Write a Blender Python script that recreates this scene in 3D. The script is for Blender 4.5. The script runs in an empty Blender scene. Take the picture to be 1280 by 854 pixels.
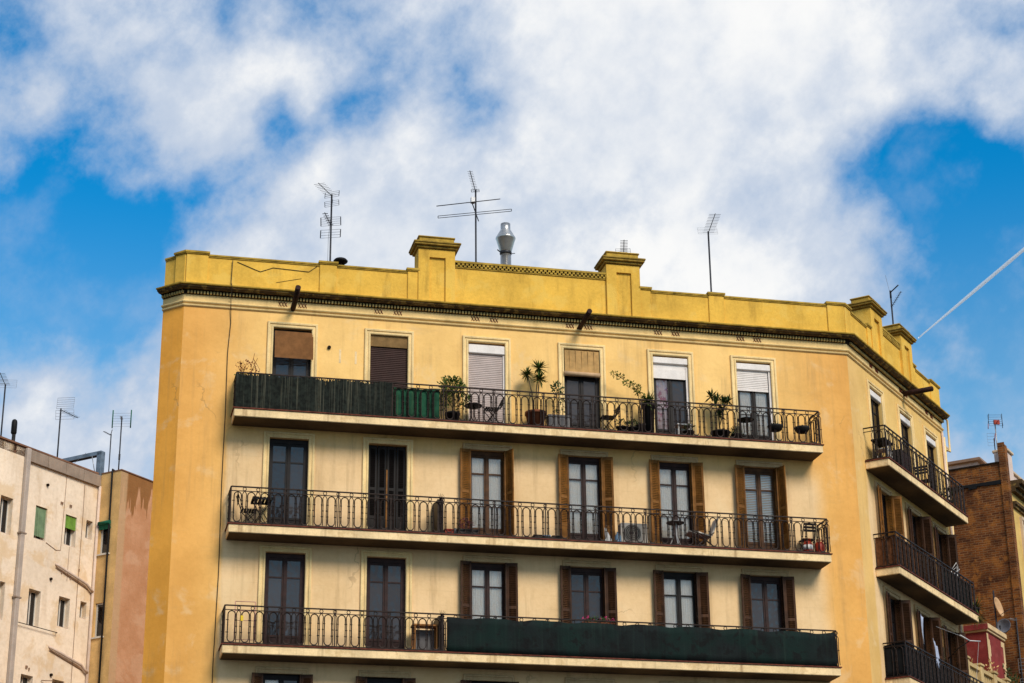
import bpy, math, random
from math import sin, cos, pi, radians, sqrt, atan2, hypot
from mathutils import Vector, Matrix

random.seed(7)
S = bpy.context.scene
COL = S.collection

# ------------------------------------------------------------------ camera
F_PX, PIT, YAW, ROLL = 2456.355, 0.36883, 0.23075, -0.0114
CAM = Vector((-2.6587, -50.5623, 1.4851))
fw = Vector((sin(YAW) * cos(PIT), cos(YAW) * cos(PIT), sin(PIT)))
rt = Vector((cos(YAW), -sin(YAW), 0))
up = rt.cross(fw)
rt, up = rt * cos(ROLL) + up * sin(ROLL), up * cos(ROLL) - rt * sin(ROLL)
cd = bpy.data.cameras.new('camera')
cd.sensor_width = 36.0
cd.lens = F_PX / 1280 * 36.0
cd.clip_start, cd.clip_end = 0.5, 40000
cam = bpy.data.objects.new('camera', cd)
m3 = Matrix((rt, up, -fw)).transposed()
cam.matrix_world = Matrix.Translation(CAM) @ m3.to_4x4()
COL.objects.link(cam)
S.camera = cam
S.render.engine = 'CYCLES'
S.view_settings.view_transform = 'Standard'
S.view_settings.look = 'None'
S.view_settings.exposure = 0.2
S.view_settings.gamma = 1.0
S.cycles.max_bounces = 6
S.cycles.transparent_max_bounces = 12

# ------------------------------------------------------------------ sun and sky
SUN_DIR = Vector((0.27, -0.72, 0.64)).normalized()          # towards the sun
sl = bpy.data.lights.new('sun', 'SUN')
sl.energy, sl.angle, sl.color = 3.1, radians(24), (1.0, 0.91, 0.78)
sun = bpy.data.objects.new('sun', sl)
sun.rotation_euler = SUN_DIR.to_track_quat('Z', 'Y').to_euler()
sun.location = (10, -30, 60)
COL.objects.link(sun)


class NT:
    """small helper to write node trees"""
    def __init__(s, tree):
        s.t = tree
        tree.nodes.clear()

    def n(s, kind, ins=None, **props):
        nd = s.t.nodes.new(kind)
        for k, v in props.items():
            setattr(nd, k, v)
        for k, v in (ins or {}).items():
            if isinstance(v, bpy.types.NodeSocket):
                s.t.links.new(v, nd.inputs[k])
            else:
                nd.inputs[k].default_value = v
        return nd

    def math(s, op, a, b=0.0, clamp=False):
        nd = s.n('ShaderNodeMath', {0: a, 1: b}, operation=op)
        nd.use_clamp = clamp
        return nd.outputs[0]

    def mix(s, f, a, b, mode='MIX'):
        nd = s.n('ShaderNodeMix', None, data_type='RGBA', blend_type=mode)
        for i, v in ((0, f), (6, a), (7, b)):
            if isinstance(v, bpy.types.NodeSocket):
                s.t.links.new(v, nd.inputs[i])
            else:
                nd.inputs[i].default_value = (*v, 1) if i and len(v) == 3 else v
        return nd.outputs[2]

    def ramp(s, v, lo, hi):
        nd = s.n('ShaderNodeMapRange', {0: v, 1: lo, 2: hi, 3: 0.0, 4: 1.0}, interpolation_type='SMOOTHSTEP')
        return nd.outputs[0]

    def noise(s, vec, scale, detail=4, rough=.55, dist=0.0):
        return s.n('ShaderNodeTexNoise', {'Vector': vec, 'Scale': scale, 'Detail': detail, 'Roughness': rough,
                                          'Distortion': dist}).outputs[0]


w = bpy.data.worlds.new('World')
S.world = w
w.use_nodes = True
N = NT(w.node_tree)
sky = N.n('ShaderNodeTexSky', None, sky_type='NISHITA')
sky.sun_disc = False
sky.sun_elevation = math.asin(SUN_DIR.z)
sky.sun_rotation = atan2(SUN_DIR.x, SUN_DIR.y)
sky.air_density, sky.dust_density, sky.ozone_density = 1.0, 0.4, 3.0
tc = N.n('ShaderNodeTexCoord')
D = tc.outputs['Generated']
sep = N.n('ShaderNodeSeparateXYZ', {0: D})
# clear blue: the sky model made deeper and more saturated high up, paler low down
tint = N.mix(N.ramp(sep.outputs[2], .30, .44), (.86, 1.38, 1.40), (0.02, 1.06, 1.48))
blue = N.mix(1.0, sky.outputs[0], tint, 'MULTIPLY')
# clouds: direction-space noise, warped, plus the large cloud masses and blue gaps of this sky
warp = N.n('ShaderNodeTexNoise', {'Vector': D, 'Scale': 9.0, 'Detail': 3})
wv = N.n('ShaderNodeVectorMath', {0: warp.outputs[1], 1: (-.5, -.5, -.5)}, operation='ADD')
wv = N.n('ShaderNodeVectorMath', {0: wv.outputs[0], 'Scale': 0.045}, operation='SCALE')
DW = N.n('ShaderNodeVectorMath', {0: D, 1: wv.outputs[0]}, operation='ADD').outputs[0]
ro = N.n('ShaderNodeMapping', {'Vector': DW, 'Rotation': (0, radians(-38), 0)}).outputs[0]
st = N.n('ShaderNodeMapping', {'Vector': ro, 'Scale': (1.25, 1.0, .95)}).outputs[0]
n1 = N.noise(st, 8.0, 10, .55)
ro2 = N.n('ShaderNodeMapping', {'Vector': D, 'Rotation': (0, radians(-38), 0)}).outputs[0]
st2 = N.n('ShaderNodeMapping', {'Vector': ro2, 'Scale': (1.15, 1.0, 1.0)}).outputs[0]
n2 = N.noise(st2, 24.0, 9, .60)
dens = N.math('ADD', N.math('MULTIPLY', N.math('SUBTRACT', n1, .5), 1.7), N.math('MULTIPLY', N.math('SUBTRACT', n2, .5), .95))
dens = N.math('ADD', dens, .64)
BL = [  # az, el, radius (deg), amount
    (-1.2, 25.2, 4.2, -.42), (-3.6, 29.6, 2.2, -.30), (1.6, 23.6, 2.6, -.30), (5.0, 27.4, 1.1, -.30), (6.0, 26.3, 1.1, -.30), (8.0, 27.7, 1.5, -.16), (4.2, 25.4, 1.3, -.18), (11.0, 29.3, 2.2, -.12),
    (8.2, 28.0, 1.2, -.08), (26.7, 25.6, 2.3, -.42), (23.0, 24.8, 2.0, -.16), (28.8, 22.8, 3.6, -.50),
    (26.5, 20.0, 2.6, -.16), (-1.8, 22.0, 3.4, -.36), (1.6, 20.0, 2.6, -.07), (29.0, 18.5, 2.6, -.12),
    (13.6, 26.8, 6.0, .16), (19.5, 29.0, 6.0, .26), (2.6, 28.2, 3.6, .26), (4.0, 24.4, 2.4, .08), (14.8, 23.0, 5.5, .18), (30.5, 27.8, 2.6, .24),
    (23.3, 22.6, 3.0, .10), (25.5, 29.2, 3.5, .14), (20.5, 22.5, 3.5, .12), (-3.5, 27.5, 2.2, .14), (4.6, 20.0, 2.6, .08), (-0.6, 19.0, 1.2, .06)]
for az, el, r, amt in BL:
    a, e = radians(az), radians(el)
    v = (sin(a) * cos(e), cos(a) * cos(e), sin(e))
    dp = N.n('ShaderNodeVectorMath', {0: DW, 1: v}, operation='DISTANCE').outputs['Value']
    k = N.n('ShaderNodeMapRange', {0: dp, 1: radians(r * 1.35), 2: radians(r * .2), 3: 0.0, 4: amt * 1.15}, interpolation_type='SMOOTHSTEP').outputs[0]
    dens = N.math('ADD', dens, k)
mask = N.ramp(dens, .27, .80)
veil = N.math('MULTIPLY', N.ramp(N.noise(st2, 15.0, 9, .60), .48, .82), .36)
mask = N.math('MAXIMUM', mask, veil)
n3 = N.noise(DW, 6.0, 6, .5)
thick = N.math('MULTIPLY', N.ramp(dens, .62, 1.12), N.ramp(N.math('ADD', N.math('MULTIPLY', n3, .7), N.math('MULTIPLY', n2, .3)), .34, .60))
cloud = N.mix(thick, (4.5, 5.3, 6.6), (8.4, 8.4, 8.35))
skycol = N.mix(mask, blue, cloud)
bg = N.n('ShaderNodeBackground', {'Color': skycol, 'Strength': 0.1})
out = N.n('ShaderNodeOutputWorld', {0: bg.outputs[0]})
w.cycles.sampling_method = 'MANUAL'
w.cycles.sample_map_resolution = 1024


# ------------------------------------------------------------------ materials
def M(name, col, var=.18, scale=1.5, rough=.8, bump=0.0, bscale=30, metal=0.0, streak=0.0, scol=(.08, .06, .04),
      rnd=0.0, spec=.18, patch=None, pamt=.5, hue2=None, wave=None, streakx=5.0):
    m = bpy.data.materials.new(name)
    m.use_nodes = True
    n = NT(m.node_tree)
    oc = n.n('ShaderNodeTexCoord').outputs['Object']
    c = n.mix(n.ramp(n.noise(oc, scale, 6, .6), .3, .7), tuple(x * (1 - var) for x in col), tuple(min(1, x * (1 + var)) for x in col))
    if hue2:
        c = n.mix(n.ramp(n.noise(oc, scale * .4, 3), .4, .62), c, hue2)
    c = n.mix(n.ramp(n.noise(oc, scale * 14, 5, .7), .35, .75), c, n.mix(1.0, c, (.86, .84, .80), 'MULTIPLY'))
    if patch:
        c = n.mix(n.math('MULTIPLY', n.ramp(n.noise(oc, scale * 1.7, 8, .62, .3), .52, .60), pamt), c, patch)
    if streak:
        mp = n.n('ShaderNodeMapping', {'Vector': oc, 'Scale': (streakx, streakx, .35)}).outputs[0]
        s = n.math('MULTIPLY', n.ramp(n.noise(mp, 1.0, 6, .65), .50, .78), n.ramp(n.noise(oc, .7, 3), .28, .56))
        c = n.mix(n.math('MULTIPLY', s, streak), c, scol)
    if rnd:
        r = n.n('ShaderNodeObjectInfo').outputs['Random']
        f = n.n('ShaderNodeMapRange', {0: r, 3: 1 - rnd, 4: 1 + rnd}).outputs[0]
        hs = n.n('ShaderNodeHueSaturation', {'Value': f, 'Color': c})
        c = hs.outputs[0]
    b = n.n('ShaderNodeBsdfPrincipled', {'Base Color': c, 'Roughness': rough, 'Metallic': metal, 'Specular IOR Level': spec})
    if bump:
        bp = n.n('ShaderNodeBump', {'Height': n.noise(oc, bscale, 6, .65), 'Strength': bump, 'Distance': .02})
        n.t.links.new(bp.outputs[0], b.inputs['Normal'])
    n.n('ShaderNodeOutputMaterial', {0: b.outputs[0]})
    return m


def wall_mat(name, x0, x1, ztop, orange, cream, upper):
    """Old stucco: a strip of stronger ochre wash at each end and on the top storey, paler paint between."""
    m = bpy.data.materials.new(name)
    m.use_nodes = True
    n = NT(m.node_tree)
    oc = n.n('ShaderNodeTexCoord').outputs['Object']
    sp = n.n('ShaderNodeSeparateXYZ', {0: oc})
    x, z = sp.outputs[0], sp.outputs[2]
    wob = n.math('MULTIPLY', n.math('SUBTRACT', n.noise(oc, 1.3, 6, .6), .5), .5)
    xw, zw = n.math('ADD', x, n.math('MULTIPLY', wob, .5)), n.math('ADD', z, wob)
    inx = n.math('MULTIPLY', n.ramp(xw, x0 - .08, x0 + .08), n.ramp(xw, x1 + .3, x1 - .3))
    inz = n.ramp(zw, ztop + .5, ztop - .5)
    inw = n.math('MULTIPLY', n.ramp(xw, x0 - 1.2, x0 + 1.4), n.ramp(xw, x1 + 1.2, x1 - 2.0))
    c = n.mix(inw, orange, upper)
    c = n.mix(n.math('MULTIPLY', inx, inz), c, cream)
    big = n.ramp(n.noise(oc, .55, 5, .6), .3, .7)
    c = n.mix(big, n.mix(1.0, c, (.90, .86, .78), 'MULTIPLY'), n.mix(1.0, c, (1.08, 1.07, 1.06), 'MULTIPLY'))
    c = n.mix(n.ramp(n.noise(oc, 9, 6, .7), .4, .75), c, n.mix(1.0, c, (.94, .92, .89), 'MULTIPLY'))
    # faded patches and soot streaks
    c = n.mix(n.math('MULTIPLY', n.ramp(n.noise(oc, .9, 7, .65, .4), .54, .66), .35), c, n.mix(.5, cream, (.80, .62, .36)))
    mp = n.n('ShaderNodeMapping', {'Vector': oc, 'Scale': (3.5, 3.5, .22)}).outputs[0]
    s = n.math('MULTIPLY', n.ramp(n.noise(mp, 1.0, 7, .65), .47, .76), n.ramp(n.noise(oc, .5, 4), .36, .60))
    c = n.mix(n.math('MULTIPLY', s, .55), c, (.30, .18, .08))
    mp = n.n('ShaderNodeMapping', {'Vector': oc, 'Scale': (.5, .5, 2.2)}).outputs[0]
    s = n.ramp(n.noise(mp, 1.0, 7, .7), .56, .74)
    c = n.mix(n.math('MULTIPLY', s, .22), c, (.42, .28, .13))
    wn = n.n('ShaderNodeTexNoise', {'Vector': oc, 'Scale': 1.6, 'Detail': 5})
    wv2 = n.n('ShaderNodeVectorMath', {0: wn.outputs[1], 'Scale': 1.1}, operation='SCALE')
    cv = n.n('ShaderNodeVectorMath', {0: oc, 1: wv2.outputs[0]}, operation='ADD')
    vo = n.n('ShaderNodeTexVoronoi', {'Vector': cv.outputs[0], 'Scale': .42}, feature='DISTANCE_TO_EDGE')
    ck = n.math('MULTIPLY', n.ramp(vo.outputs['Distance'], .012, .003), n.ramp(n.noise(oc, .45, 3), .55, .64))
    c = n.mix(n.math('MULTIPLY', ck, .34), c, (.16, .09, .04))
    # hair joints of the courses under the paint
    cb = n.n('ShaderNodeCombineXYZ', {0: x, 1: z})
    br = n.n('ShaderNodeTexBrick', {'Vector': cb.outputs[0], 'Scale': 1.0, 'Mortar Size': .008, 'Brick Width': 1.15, 'Row Height': .385,
                                    'Mortar Smooth': .6, 'Color1': (1, 1, 1, 1), 'Color2': (1, 1, 1, 1), 'Mortar': (0, 0, 0, 1)})
    jo = n.math('MULTIPLY', n.math('SUBTRACT', 1.0, br.outputs[0]), n.math('MULTIPLY', n.math('MULTIPLY', inx, inz), n.ramp(n.noise(oc, .8, 3), .42, .6)))
    c = n.mix(n.math('MULTIPLY', jo, .16), c, (.30, .20, .09))
    b = n.n('ShaderNodeBsdfPrincipled', {'Base Color': c, 'Roughness': .88, 'Specular IOR Level': .25})
    h = n.math('ADD', n.noise(oc, 8, 5, .6), n.math('MULTIPLY', n.noise(oc, 3, 4, .6), 2.0))
    bp = n.n('ShaderNodeBump', {'Height': h, 'Strength': .3, 'Distance': .012})
    n.t.links.new(bp.outputs[0], b.inputs['Normal'])
    n.n('ShaderNodeOutputMaterial', {0: b.outputs[0]})
    return m


MAT = {}
ORANGE, UPPER, CREAM = (.75, .385, .100), (.88, .565, .205), (.79, .555, .305)
MAT['wall_front'] = wall_mat('wall_front', 1.32, 18.2, 18.2, ORANGE, CREAM, UPPER)
MAT['wall_side'] = wall_mat('wall_side', .85, 20, 18.2, (.74, .47, .17), CREAM, (.76, .50, .17))
MAT['wall_left'] = wall_mat('wall_left', 50, 60, 10, (.92, .41, .060), CREAM, UPPER)
MAT['parapet'] = M('parapet', (.73, .435, .068), .16, .8, .88, .35, 22, streak=.75, scol=(.22, .12, .02), patch=(.74, .48, .10), pamt=.6, streakx=2.2)
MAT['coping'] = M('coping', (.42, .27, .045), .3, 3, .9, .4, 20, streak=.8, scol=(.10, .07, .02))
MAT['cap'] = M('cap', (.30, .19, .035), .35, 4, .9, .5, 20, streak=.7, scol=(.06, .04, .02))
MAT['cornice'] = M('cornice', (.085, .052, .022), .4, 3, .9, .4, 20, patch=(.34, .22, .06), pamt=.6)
MAT['near_black'] = M('near_black', (.018, .011, .006), .3, 4, .95)  # near-black brown, behind the dentils and on small dark fittings
MAT['frieze'] = M('frieze', (.80, .57, .25), .12, 1.2, .85, .25, 24, streak=.5, scol=(.30, .19, .06), streakx=3)
MAT['dentil'] = M('dentil', (.42, .31, .12), .3, 6, .9)
MAT['trim'] = M('trim', (.84, .62, .30), .14, 2.0, .8, .25, 30, streak=.5, scol=(.26, .19, .09), rnd=.05)
MAT['trim_grey'] = M('trim_grey', (.58, .41, .22), .18, 2.0, .85, .25, 30, streak=.5, scol=(.16, .12, .06), rnd=.07)
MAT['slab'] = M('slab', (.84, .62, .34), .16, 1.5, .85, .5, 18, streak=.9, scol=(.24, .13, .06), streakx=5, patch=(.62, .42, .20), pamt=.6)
MAT['slab_under'] = M('slab_under', (.10, .066, .036), .25, 1.2, .9, .3, 14)  # dirty underside, with the shade below the slab also put into the colour
MAT['rust'] = M('rust', (.12, .032, .018), .45, 9, .8, .2, 40)
MAT['spout'] = M('spout', (.028, .011, .009), .45, 9, .8, .2, 40)
MAT['iron'] = M('iron', (.021, .0125, .010), .4, 12, .55, .1, 60, metal=.3)
MAT['reed'] = M('reed', (.010, .013, .010), .6, 9, .9, streak=.9, scol=(.15, .14, .095), streakx=26)
MAT['reed_brown'] = M('reed_brown', (.125, .048, .019), .4, 9, .9, streak=.6, scol=(.03, .015, .01), streakx=22)
MAT['green_cloth'] = M('green_cloth', (.010, .060, .030), .4, 3, .85, .2, 60, streak=.7, scol=(.10, .15, .06), streakx=10)
MAT['tarp'] = M('tarp', (.005, .008, .008), .4, 2.0, .85, .5, 25, streak=.8, scol=(.014, .028, .021), hue2=(.003, .013, .0105), patch=(.003, .003, .003), pamt=.8, streakx=12)
MAT['black_cloth'] = M('black_cloth', (.006, .007, .008), .3, 2.5, .85, .2, 40)
MAT['door_dark'] = M('door_dark', (.008, .005, .0045), .35, 6, .5, .1, 30)
MAT['door_red'] = M('door_red', (.026, .009, .007), .35, 6, .5, .1, 30)
MAT['door_brown'] = M('door_brown', (.075, .030, .009), .35, 6, .55, .1, 30)
MAT['shut_gold'] = M('shut_gold', (.215, .088, .016), .3, 5, .65, .15, 30, streak=.7, scol=(.09, .04, .012), rnd=.22, streakx=14)
MAT['shut_red'] = M('shut_red', (.050, .020, .008), .35, 5, .6, .15, 30, streak=.5, scol=(.16, .065, .02), rnd=.25, streakx=14)
MAT['shut_dark'] = M('shut_dark', (.010, .007, .006), .3, 5, .6, .1, 30, rnd=.1)
MAT['roller_dark'] = M('roller_dark', (.045, .021, .017), .15, 4, .6)
MAT['roller_pink'] = M('roller_pink', (.52, .43, .40), .08, 4, .6, streak=.3, scol=(.30, .24, .21))
MAT['white_box'] = M('white_box', (.78, .72, .68), .08, 3, .5, streak=.25, scol=(.40, .35, .30))
MAT['lintel'] = M('lintel', (.22, .13, .05), .25, 4, .9)
MAT['wood_blind'] = M('wood_blind', (.27, .120, .042), .2, 4, .75, streak=.6, scol=(.18, .07, .025), streakx=7)
MAT['bamboo'] = M('bamboo', (.52, .31, .115), .15, 6, .75, streak=.3, scol=(.3, .18, .07))
MAT['bamboo_roll'] = M('bamboo_roll', (.50, .33, .19), .15, 6, .75)
MAT['curtain'] = M('curtain', (.95, .90, .84), .06, 2, .9)
MAT['curtain_pink'] = M('curtain_pink', (.72, .55, .58), .1, 3, .9, patch=(.45, .06, .14), pamt=.9)
MAT['slats_white'] = M('slats_white', (.90, .89, .86), .05, 4, .5)
MAT['steel'] = M('steel', (.55, .53, .50), .15, 4, .28, .05, 30, metal=.9)
MAT['galv'] = M('galv', (.20, .25, .30), .25, 5, .5, .05, 30, metal=.6)
MAT['ant'] = M('ant', (.035, .036, .042), .3, 20, .5, metal=.4)
MAT['ant_light'] = M('ant_light', (.30, .31, .33), .25, 20, .4, metal=.5)
MAT['ant_red'] = M('ant_red', (.30, .035, .02), .25, 20, .5)
MAT['black'] = M('black', (.006, .006, .006), .3, 8, .6)
MAT['leaf'] = M('leaf', (.07, .11, .02), .45, 9, .6, rnd=.15)
MAT['leaf_dark'] = M('leaf_dark', (.035, .065, .018), .45, 9, .6, rnd=.15)
MAT['leaf_yellow'] = M('leaf_yellow', (.15, .15, .022), .45, 9, .6)
MAT['leaf_dry'] = M('leaf_dry', (.20, .050, .015), .5, 12, .8)
MAT['heather'] = M('heather', (.16, .045, .055), .4, 12, .8)
MAT['flower'] = M('flower', (.50, .05, .16), .25, 12, .6)
MAT['stem'] = M('stem', (.10, .07, .035), .3, 9, .8)
MAT['pot_terra'] = M('pot_terra', (.20, .065, .030), .25, 6, .8)
MAT['pot_dark'] = M('pot_dark', (.016, .014, .013), .3, 6, .6)
MAT['pot_grey'] = M('pot_grey', (.16, .15, .15), .2, 6, .7)
MAT['white_paint'] = M('white_paint', (.66, .64, .62), .1, 6, .5)
MAT['unit_grey'] = M('unit_grey', (.44, .40, .35), .1, 6, .5, streak=.5, scol=(.2, .15, .1))
MAT['white_metal'] = M('white_metal', (.62, .60, .58), .12, 6, .4)
MAT['canvas'] = M('canvas', (.58, .52, .45), .1, 5, .9)
MAT['wood_orange'] = M('wood_orange', (.42, .17, .045), .25, 5, .6, streak=.4, scol=(.2, .07, .02))
MAT['pink_metal'] = M('pink_metal', (.42, .20, .18), .15, 5, .5)
MAT['gas_red'] = M('gas_red', (.32, .030, .012), .2, 6, .45)
MAT['blue_cloth'] = M('blue_cloth', (.34, .38, .50), .2, 5, .9)
MAT['bottle_blue'] = M('bottle_blue', (.20, .32, .46), .15, 5, .2)
MAT['yellow'] = M('yellow', (.75, .50, .03), .05, 5, .5)
MAT['plaster_left'] = M('plaster_left', (.85, .70, .54), .10, .45, .9, .25, 20, streak=.55, scol=(.42, .26, .12), patch=(.66, .44, .21), pamt=.5, streakx=1.6)
MAT['plaster_ochre'] = M('plaster_ochre', (.66, .42, .17), .2, 1.2, .9, .3, 20, streak=.6, scol=(.20, .12, .05), streakx=2)
MAT['grey_band'] = M('grey_band', (.29, .22, .17), .15, 2, .85, .2, 30, streak=.4, scol=(.5, .4, .3))
MAT['grey_pipe'] = M('grey_pipe', (.43, .36, .31), .12, 2, .7, .1, 30, streak=.4, scol=(.25, .18, .12))
MAT['pvc'] = M('pvc', (.62, .48, .39), .1, 3, .5, streak=.5, scol=(.25, .16, .10))
MAT['pvc_dark'] = M('pvc_dark', (.28, .17, .11), .15, 3, .6)
MAT['frame_white'] = M('frame_white', (.62, .58, .52), .1, 4, .5)
MAT['blind_green'] = M('blind_green', (.16, .30, .045), .2, 4, .7, streak=.5, scol=(.07, .15, .03), streakx=9)
MAT['blind_pale'] = M('blind_pale', (.17, .25, .14), .15, 4, .7, streak=.5, scol=(.08, .16, .06), streakx=9)
MAT['awning'] = M('awning', (.010, .11, .062), .2, 4, .7)
MAT['red_wall'] = M('red_wall', (.21, .030, .027), .18, 1.5, .85, .3, 20, streak=.5, scol=(.14, .02, .02), patch=(.27, .06, .05), pamt=.5)  # red lowered: shadow of the surrounding buildings is put into the colour
MAT['red_cream'] = M('red_cream', (.62, .44, .24), .15, 3, .85, .3, 20)
MAT['yellow_right'] = M('yellow_right', (.66, .44, .14), .12, 1.5, .85, .2, 20, streak=.4, scol=(.35, .2, .06))
MAT['pale_right'] = M('pale_right', (.62, .47, .33), .12, 1.5, .85, .2, 20, streak=.5, scol=(.35, .25, .16))
MAT['penthouse'] = M('penthouse', (.66, .53, .47), .08, 1.5, .85, .1, 20, streak=.3, scol=(.45, .35, .30))
MAT['terrace'] = M('terrace', (.50, .36, .17), .2, 1.5, .85, .3, 20, streak=.6, scol=(.2, .13, .06))
MAT['dish_tan'] = M('dish_tan', (.56, .34, .18), .1, 4, .6)
MAT['dish_grey'] = M('dish_grey', (.12, .125, .15), .15, 4, .6)
MAT['asphalt'] = M('asphalt', (.055, .054, .052), .2, .5, .9, .2, 30)
MAT['roof'] = M('roof', (.20, .10, .06), .25, 1.0, .9, .2, 20)
MAT['cable'] = M('cable', (.055, .040, .025), .3, 8, .8)


def glass_mat(name, tint, alpha):
    """window glass: a clear part and a mirror part mixed by the angle of view; alpha < 1 lets the curtain show"""
    m = bpy.data.materials.new(name)
    m.use_nodes = True
    n = NT(m.node_tree)
    oc = n.n('ShaderNodeTexCoord').outputs['Object']
    r = n.n('ShaderNodeObjectInfo').outputs['Random']
    bp = n.n('ShaderNodeBump', {'Height': n.noise(oc, 2.2, 2), 'Strength': .55, 'Distance': .03})
    gl = n.n('ShaderNodeBsdfGlossy', {'Roughness': .04, 'Color': (.95, .92, .90, 1), 'Normal': bp.outputs[0]})
    fr = n.n('ShaderNodeFresnel', {'IOR': 1.6})
    if alpha:
        ba = n.n('ShaderNodeBsdfTransparent', {'Color': (.99, .985, .97, 1)})
    else:
        k = n.n('ShaderNodeMapRange', {0: r, 3: .55, 4: 1.5}).outputs[0]
        cc = n.n('ShaderNodeHueSaturation', {'Value': k, 'Color': (*tint, 1)})
        ba = n.n('ShaderNodeBsdfDiffuse', {'Color': cc.outputs[0]})
    mx = n.n('ShaderNodeMixShader', {0: fr.outputs[0], 1: ba.outputs[0], 2: gl.outputs[0]})
    n.n('ShaderNodeOutputMaterial', {0: mx.outputs[0]})
    return m


MAT['glass_dark'] = glass_mat('glass_dark', (.030, .027, .028), 0)
MAT['glass_black'] = glass_mat('glass_black', (.010, .010, .012), 0)
MAT['glass_clear'] = glass_mat('glass_clear', (1, 1, 1), 1)


def brick_mat():
    m = bpy.data.materials.new('brick_wall')
    m.use_nodes = True
    n = NT(m.node_tree)
    oc = n.n('ShaderNodeTexCoord').outputs['Object']
    sp = n.n('ShaderNodeSeparateXYZ', {0: oc})
    h = n.n('ShaderNodeMath', {0: sp.outputs[0], 1: sp.outputs[1]}, operation='ADD').outputs[0]
    wb = n.math('MULTIPLY', n.noise(oc, 2.5, 3), .06)
    cb = n.n('ShaderNodeCombineXYZ', {0: h, 1: n.math('ADD', sp.outputs[2], wb)})
    br = n.n('ShaderNodeTexBrick', {'Vector': cb.outputs[0], 'Scale': 1.0, 'Mortar Size': .014, 'Brick Width': .29, 'Row Height': .085,
                                    'Mortar Smooth': .3, 'Bias': -.1, 'Color1': (.25, .078, .014, 1), 'Color2': (.10, .030, .009, 1), 'Mortar': (.25, .13, .055, 1)})
    c = n.mix(n.ramp(n.noise(oc, 1.1, 7, .65), .35, .7), br.outputs[0], n.mix(1.0, br.outputs[0], (.30, .26, .26), 'MULTIPLY'))
    c = n.mix(n.math('MULTIPLY', n.ramp(n.noise(oc, 2.3, 8, .65), .52, .62), .65), c, (.31, .115, .022))
    c = n.mix(n.math('MULTIPLY', n.ramp(n.noise(oc, 4.0, 8, .7), .60, .70), .35), c, (.30, .18, .08))
    b = n.n('ShaderNodeBsdfPrincipled', {'Base Color': c, 'Roughness': .9, 'Specular IOR Level': .2})
    bp = n.n('ShaderNodeBump', {'Height': n.math('ADD', br.outputs[1], n.noise(oc, 20, 5)), 'Strength': .6, 'Distance': -.02})
    n.t.links.new(bp.outputs[0], b.inputs['Normal'])
    n.n('ShaderNodeOutputMaterial', {0: b.outputs[0]})
    return m


MAT['brick'] = brick_mat()


def terracotta_mat():
    """party wall: dark older render left in ragged tongues along the top, paler pinkish render below"""
    m = bpy.data.materials.new('terracotta_wall')
    m.use_nodes = True
    n = NT(m.node_tree)
    oc = n.n('ShaderNodeTexCoord').outputs['Object']
    sp = n.n('ShaderNodeSeparateXYZ', {0: oc})
    edge = n.n('ShaderNodeCombineXYZ', {0: n.math('MULTIPLY', sp.outputs[0], 3.4), 2: n.math('MULTIPLY', sp.outputs[2], .18)})
    e = n.math('MULTIPLY', n.math('SUBTRACT', n.noise(edge.outputs[0], 1.1, 3, .5), .5), 5.5)
    top = n.ramp(n.math('ADD', sp.outputs[2], e), 21.15, 21.28)
    c = n.mix(n.ramp(n.noise(oc, 1.1, 7, .65), .35, .7), (.46, .215, .10), (.56, .29, .155))
    c = n.mix(n.math('MULTIPLY', n.ramp(n.noise(oc, .8, 6, .6, .6), .52, .6), .4), c, (.60, .36, .22))
    c = n.mix(top, c, n.mix(n.noise(oc, 3, 5), (.21, .085, .025), (.31, .14, .045)))
    c = n.mix(n.math('MULTIPLY', n.ramp(sp.outputs[0], .42, .30), .75), c, (.50, .32, .17))
    c = n.mix(n.math('MULTIPLY', n.ramp(n.noise(oc, 9, 6, .7), .5, .8), .3), c, (.25, .12, .06))
    b = n.n('ShaderNodeBsdfPrincipled', {'Base Color': c, 'Roughness': .9, 'Specular IOR Level': .2})
    bp = n.n('ShaderNodeBump', {'Height': n.noise(oc, 6, 7, .65), 'Strength': .5, 'Distance': .03})
    n.t.links.new(bp.outputs[0], b.inputs['Normal'])
    n.n('ShaderNodeOutputMaterial', {0: b.outputs[0]})
    return m


MAT['terracotta'] = terracotta_mat()


def contrail_mat():
    m = bpy.data.materials.new('contrail')
    m.use_nodes = True
    n = NT(m.node_tree)
    tcn = n.n('ShaderNodeTexCoord')
    oc = tcn.outputs['Object']
    sp = n.n('ShaderNodeSeparateXYZ', {0: tcn.outputs['Generated']})
    geo = n.n('ShaderNodeLayerWeight', {0: .35}).outputs['Facing']
    a = n.ramp(geo, 1.0, .25)
    a = n.math('MULTIPLY', a, n.ramp(sp.outputs[0], .0, .12))
    a = n.math('MULTIPLY', a, .8)
    tr = n.n('ShaderNodeBsdfTransparent')
    df = n.n('ShaderNodeBsdfTranslucent', {'Color': (1, 1, 1, 1)})
    d2 = n.n('ShaderNodeBsdfDiffuse', {'Color': (.96, .96, .96, 1)})
    ad = n.n('ShaderNodeMixShader', {0: .2, 1: d2.outputs[0], 2: df.outputs[0]})
    mx = n.n('ShaderNodeMixShader', {0: a, 1: tr.outputs[0], 2: ad.outputs[0]})
    n.n('ShaderNodeOutputMaterial', {0: mx.outputs[0]})
    return m


MAT['contrail'] = contrail_mat()


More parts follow.
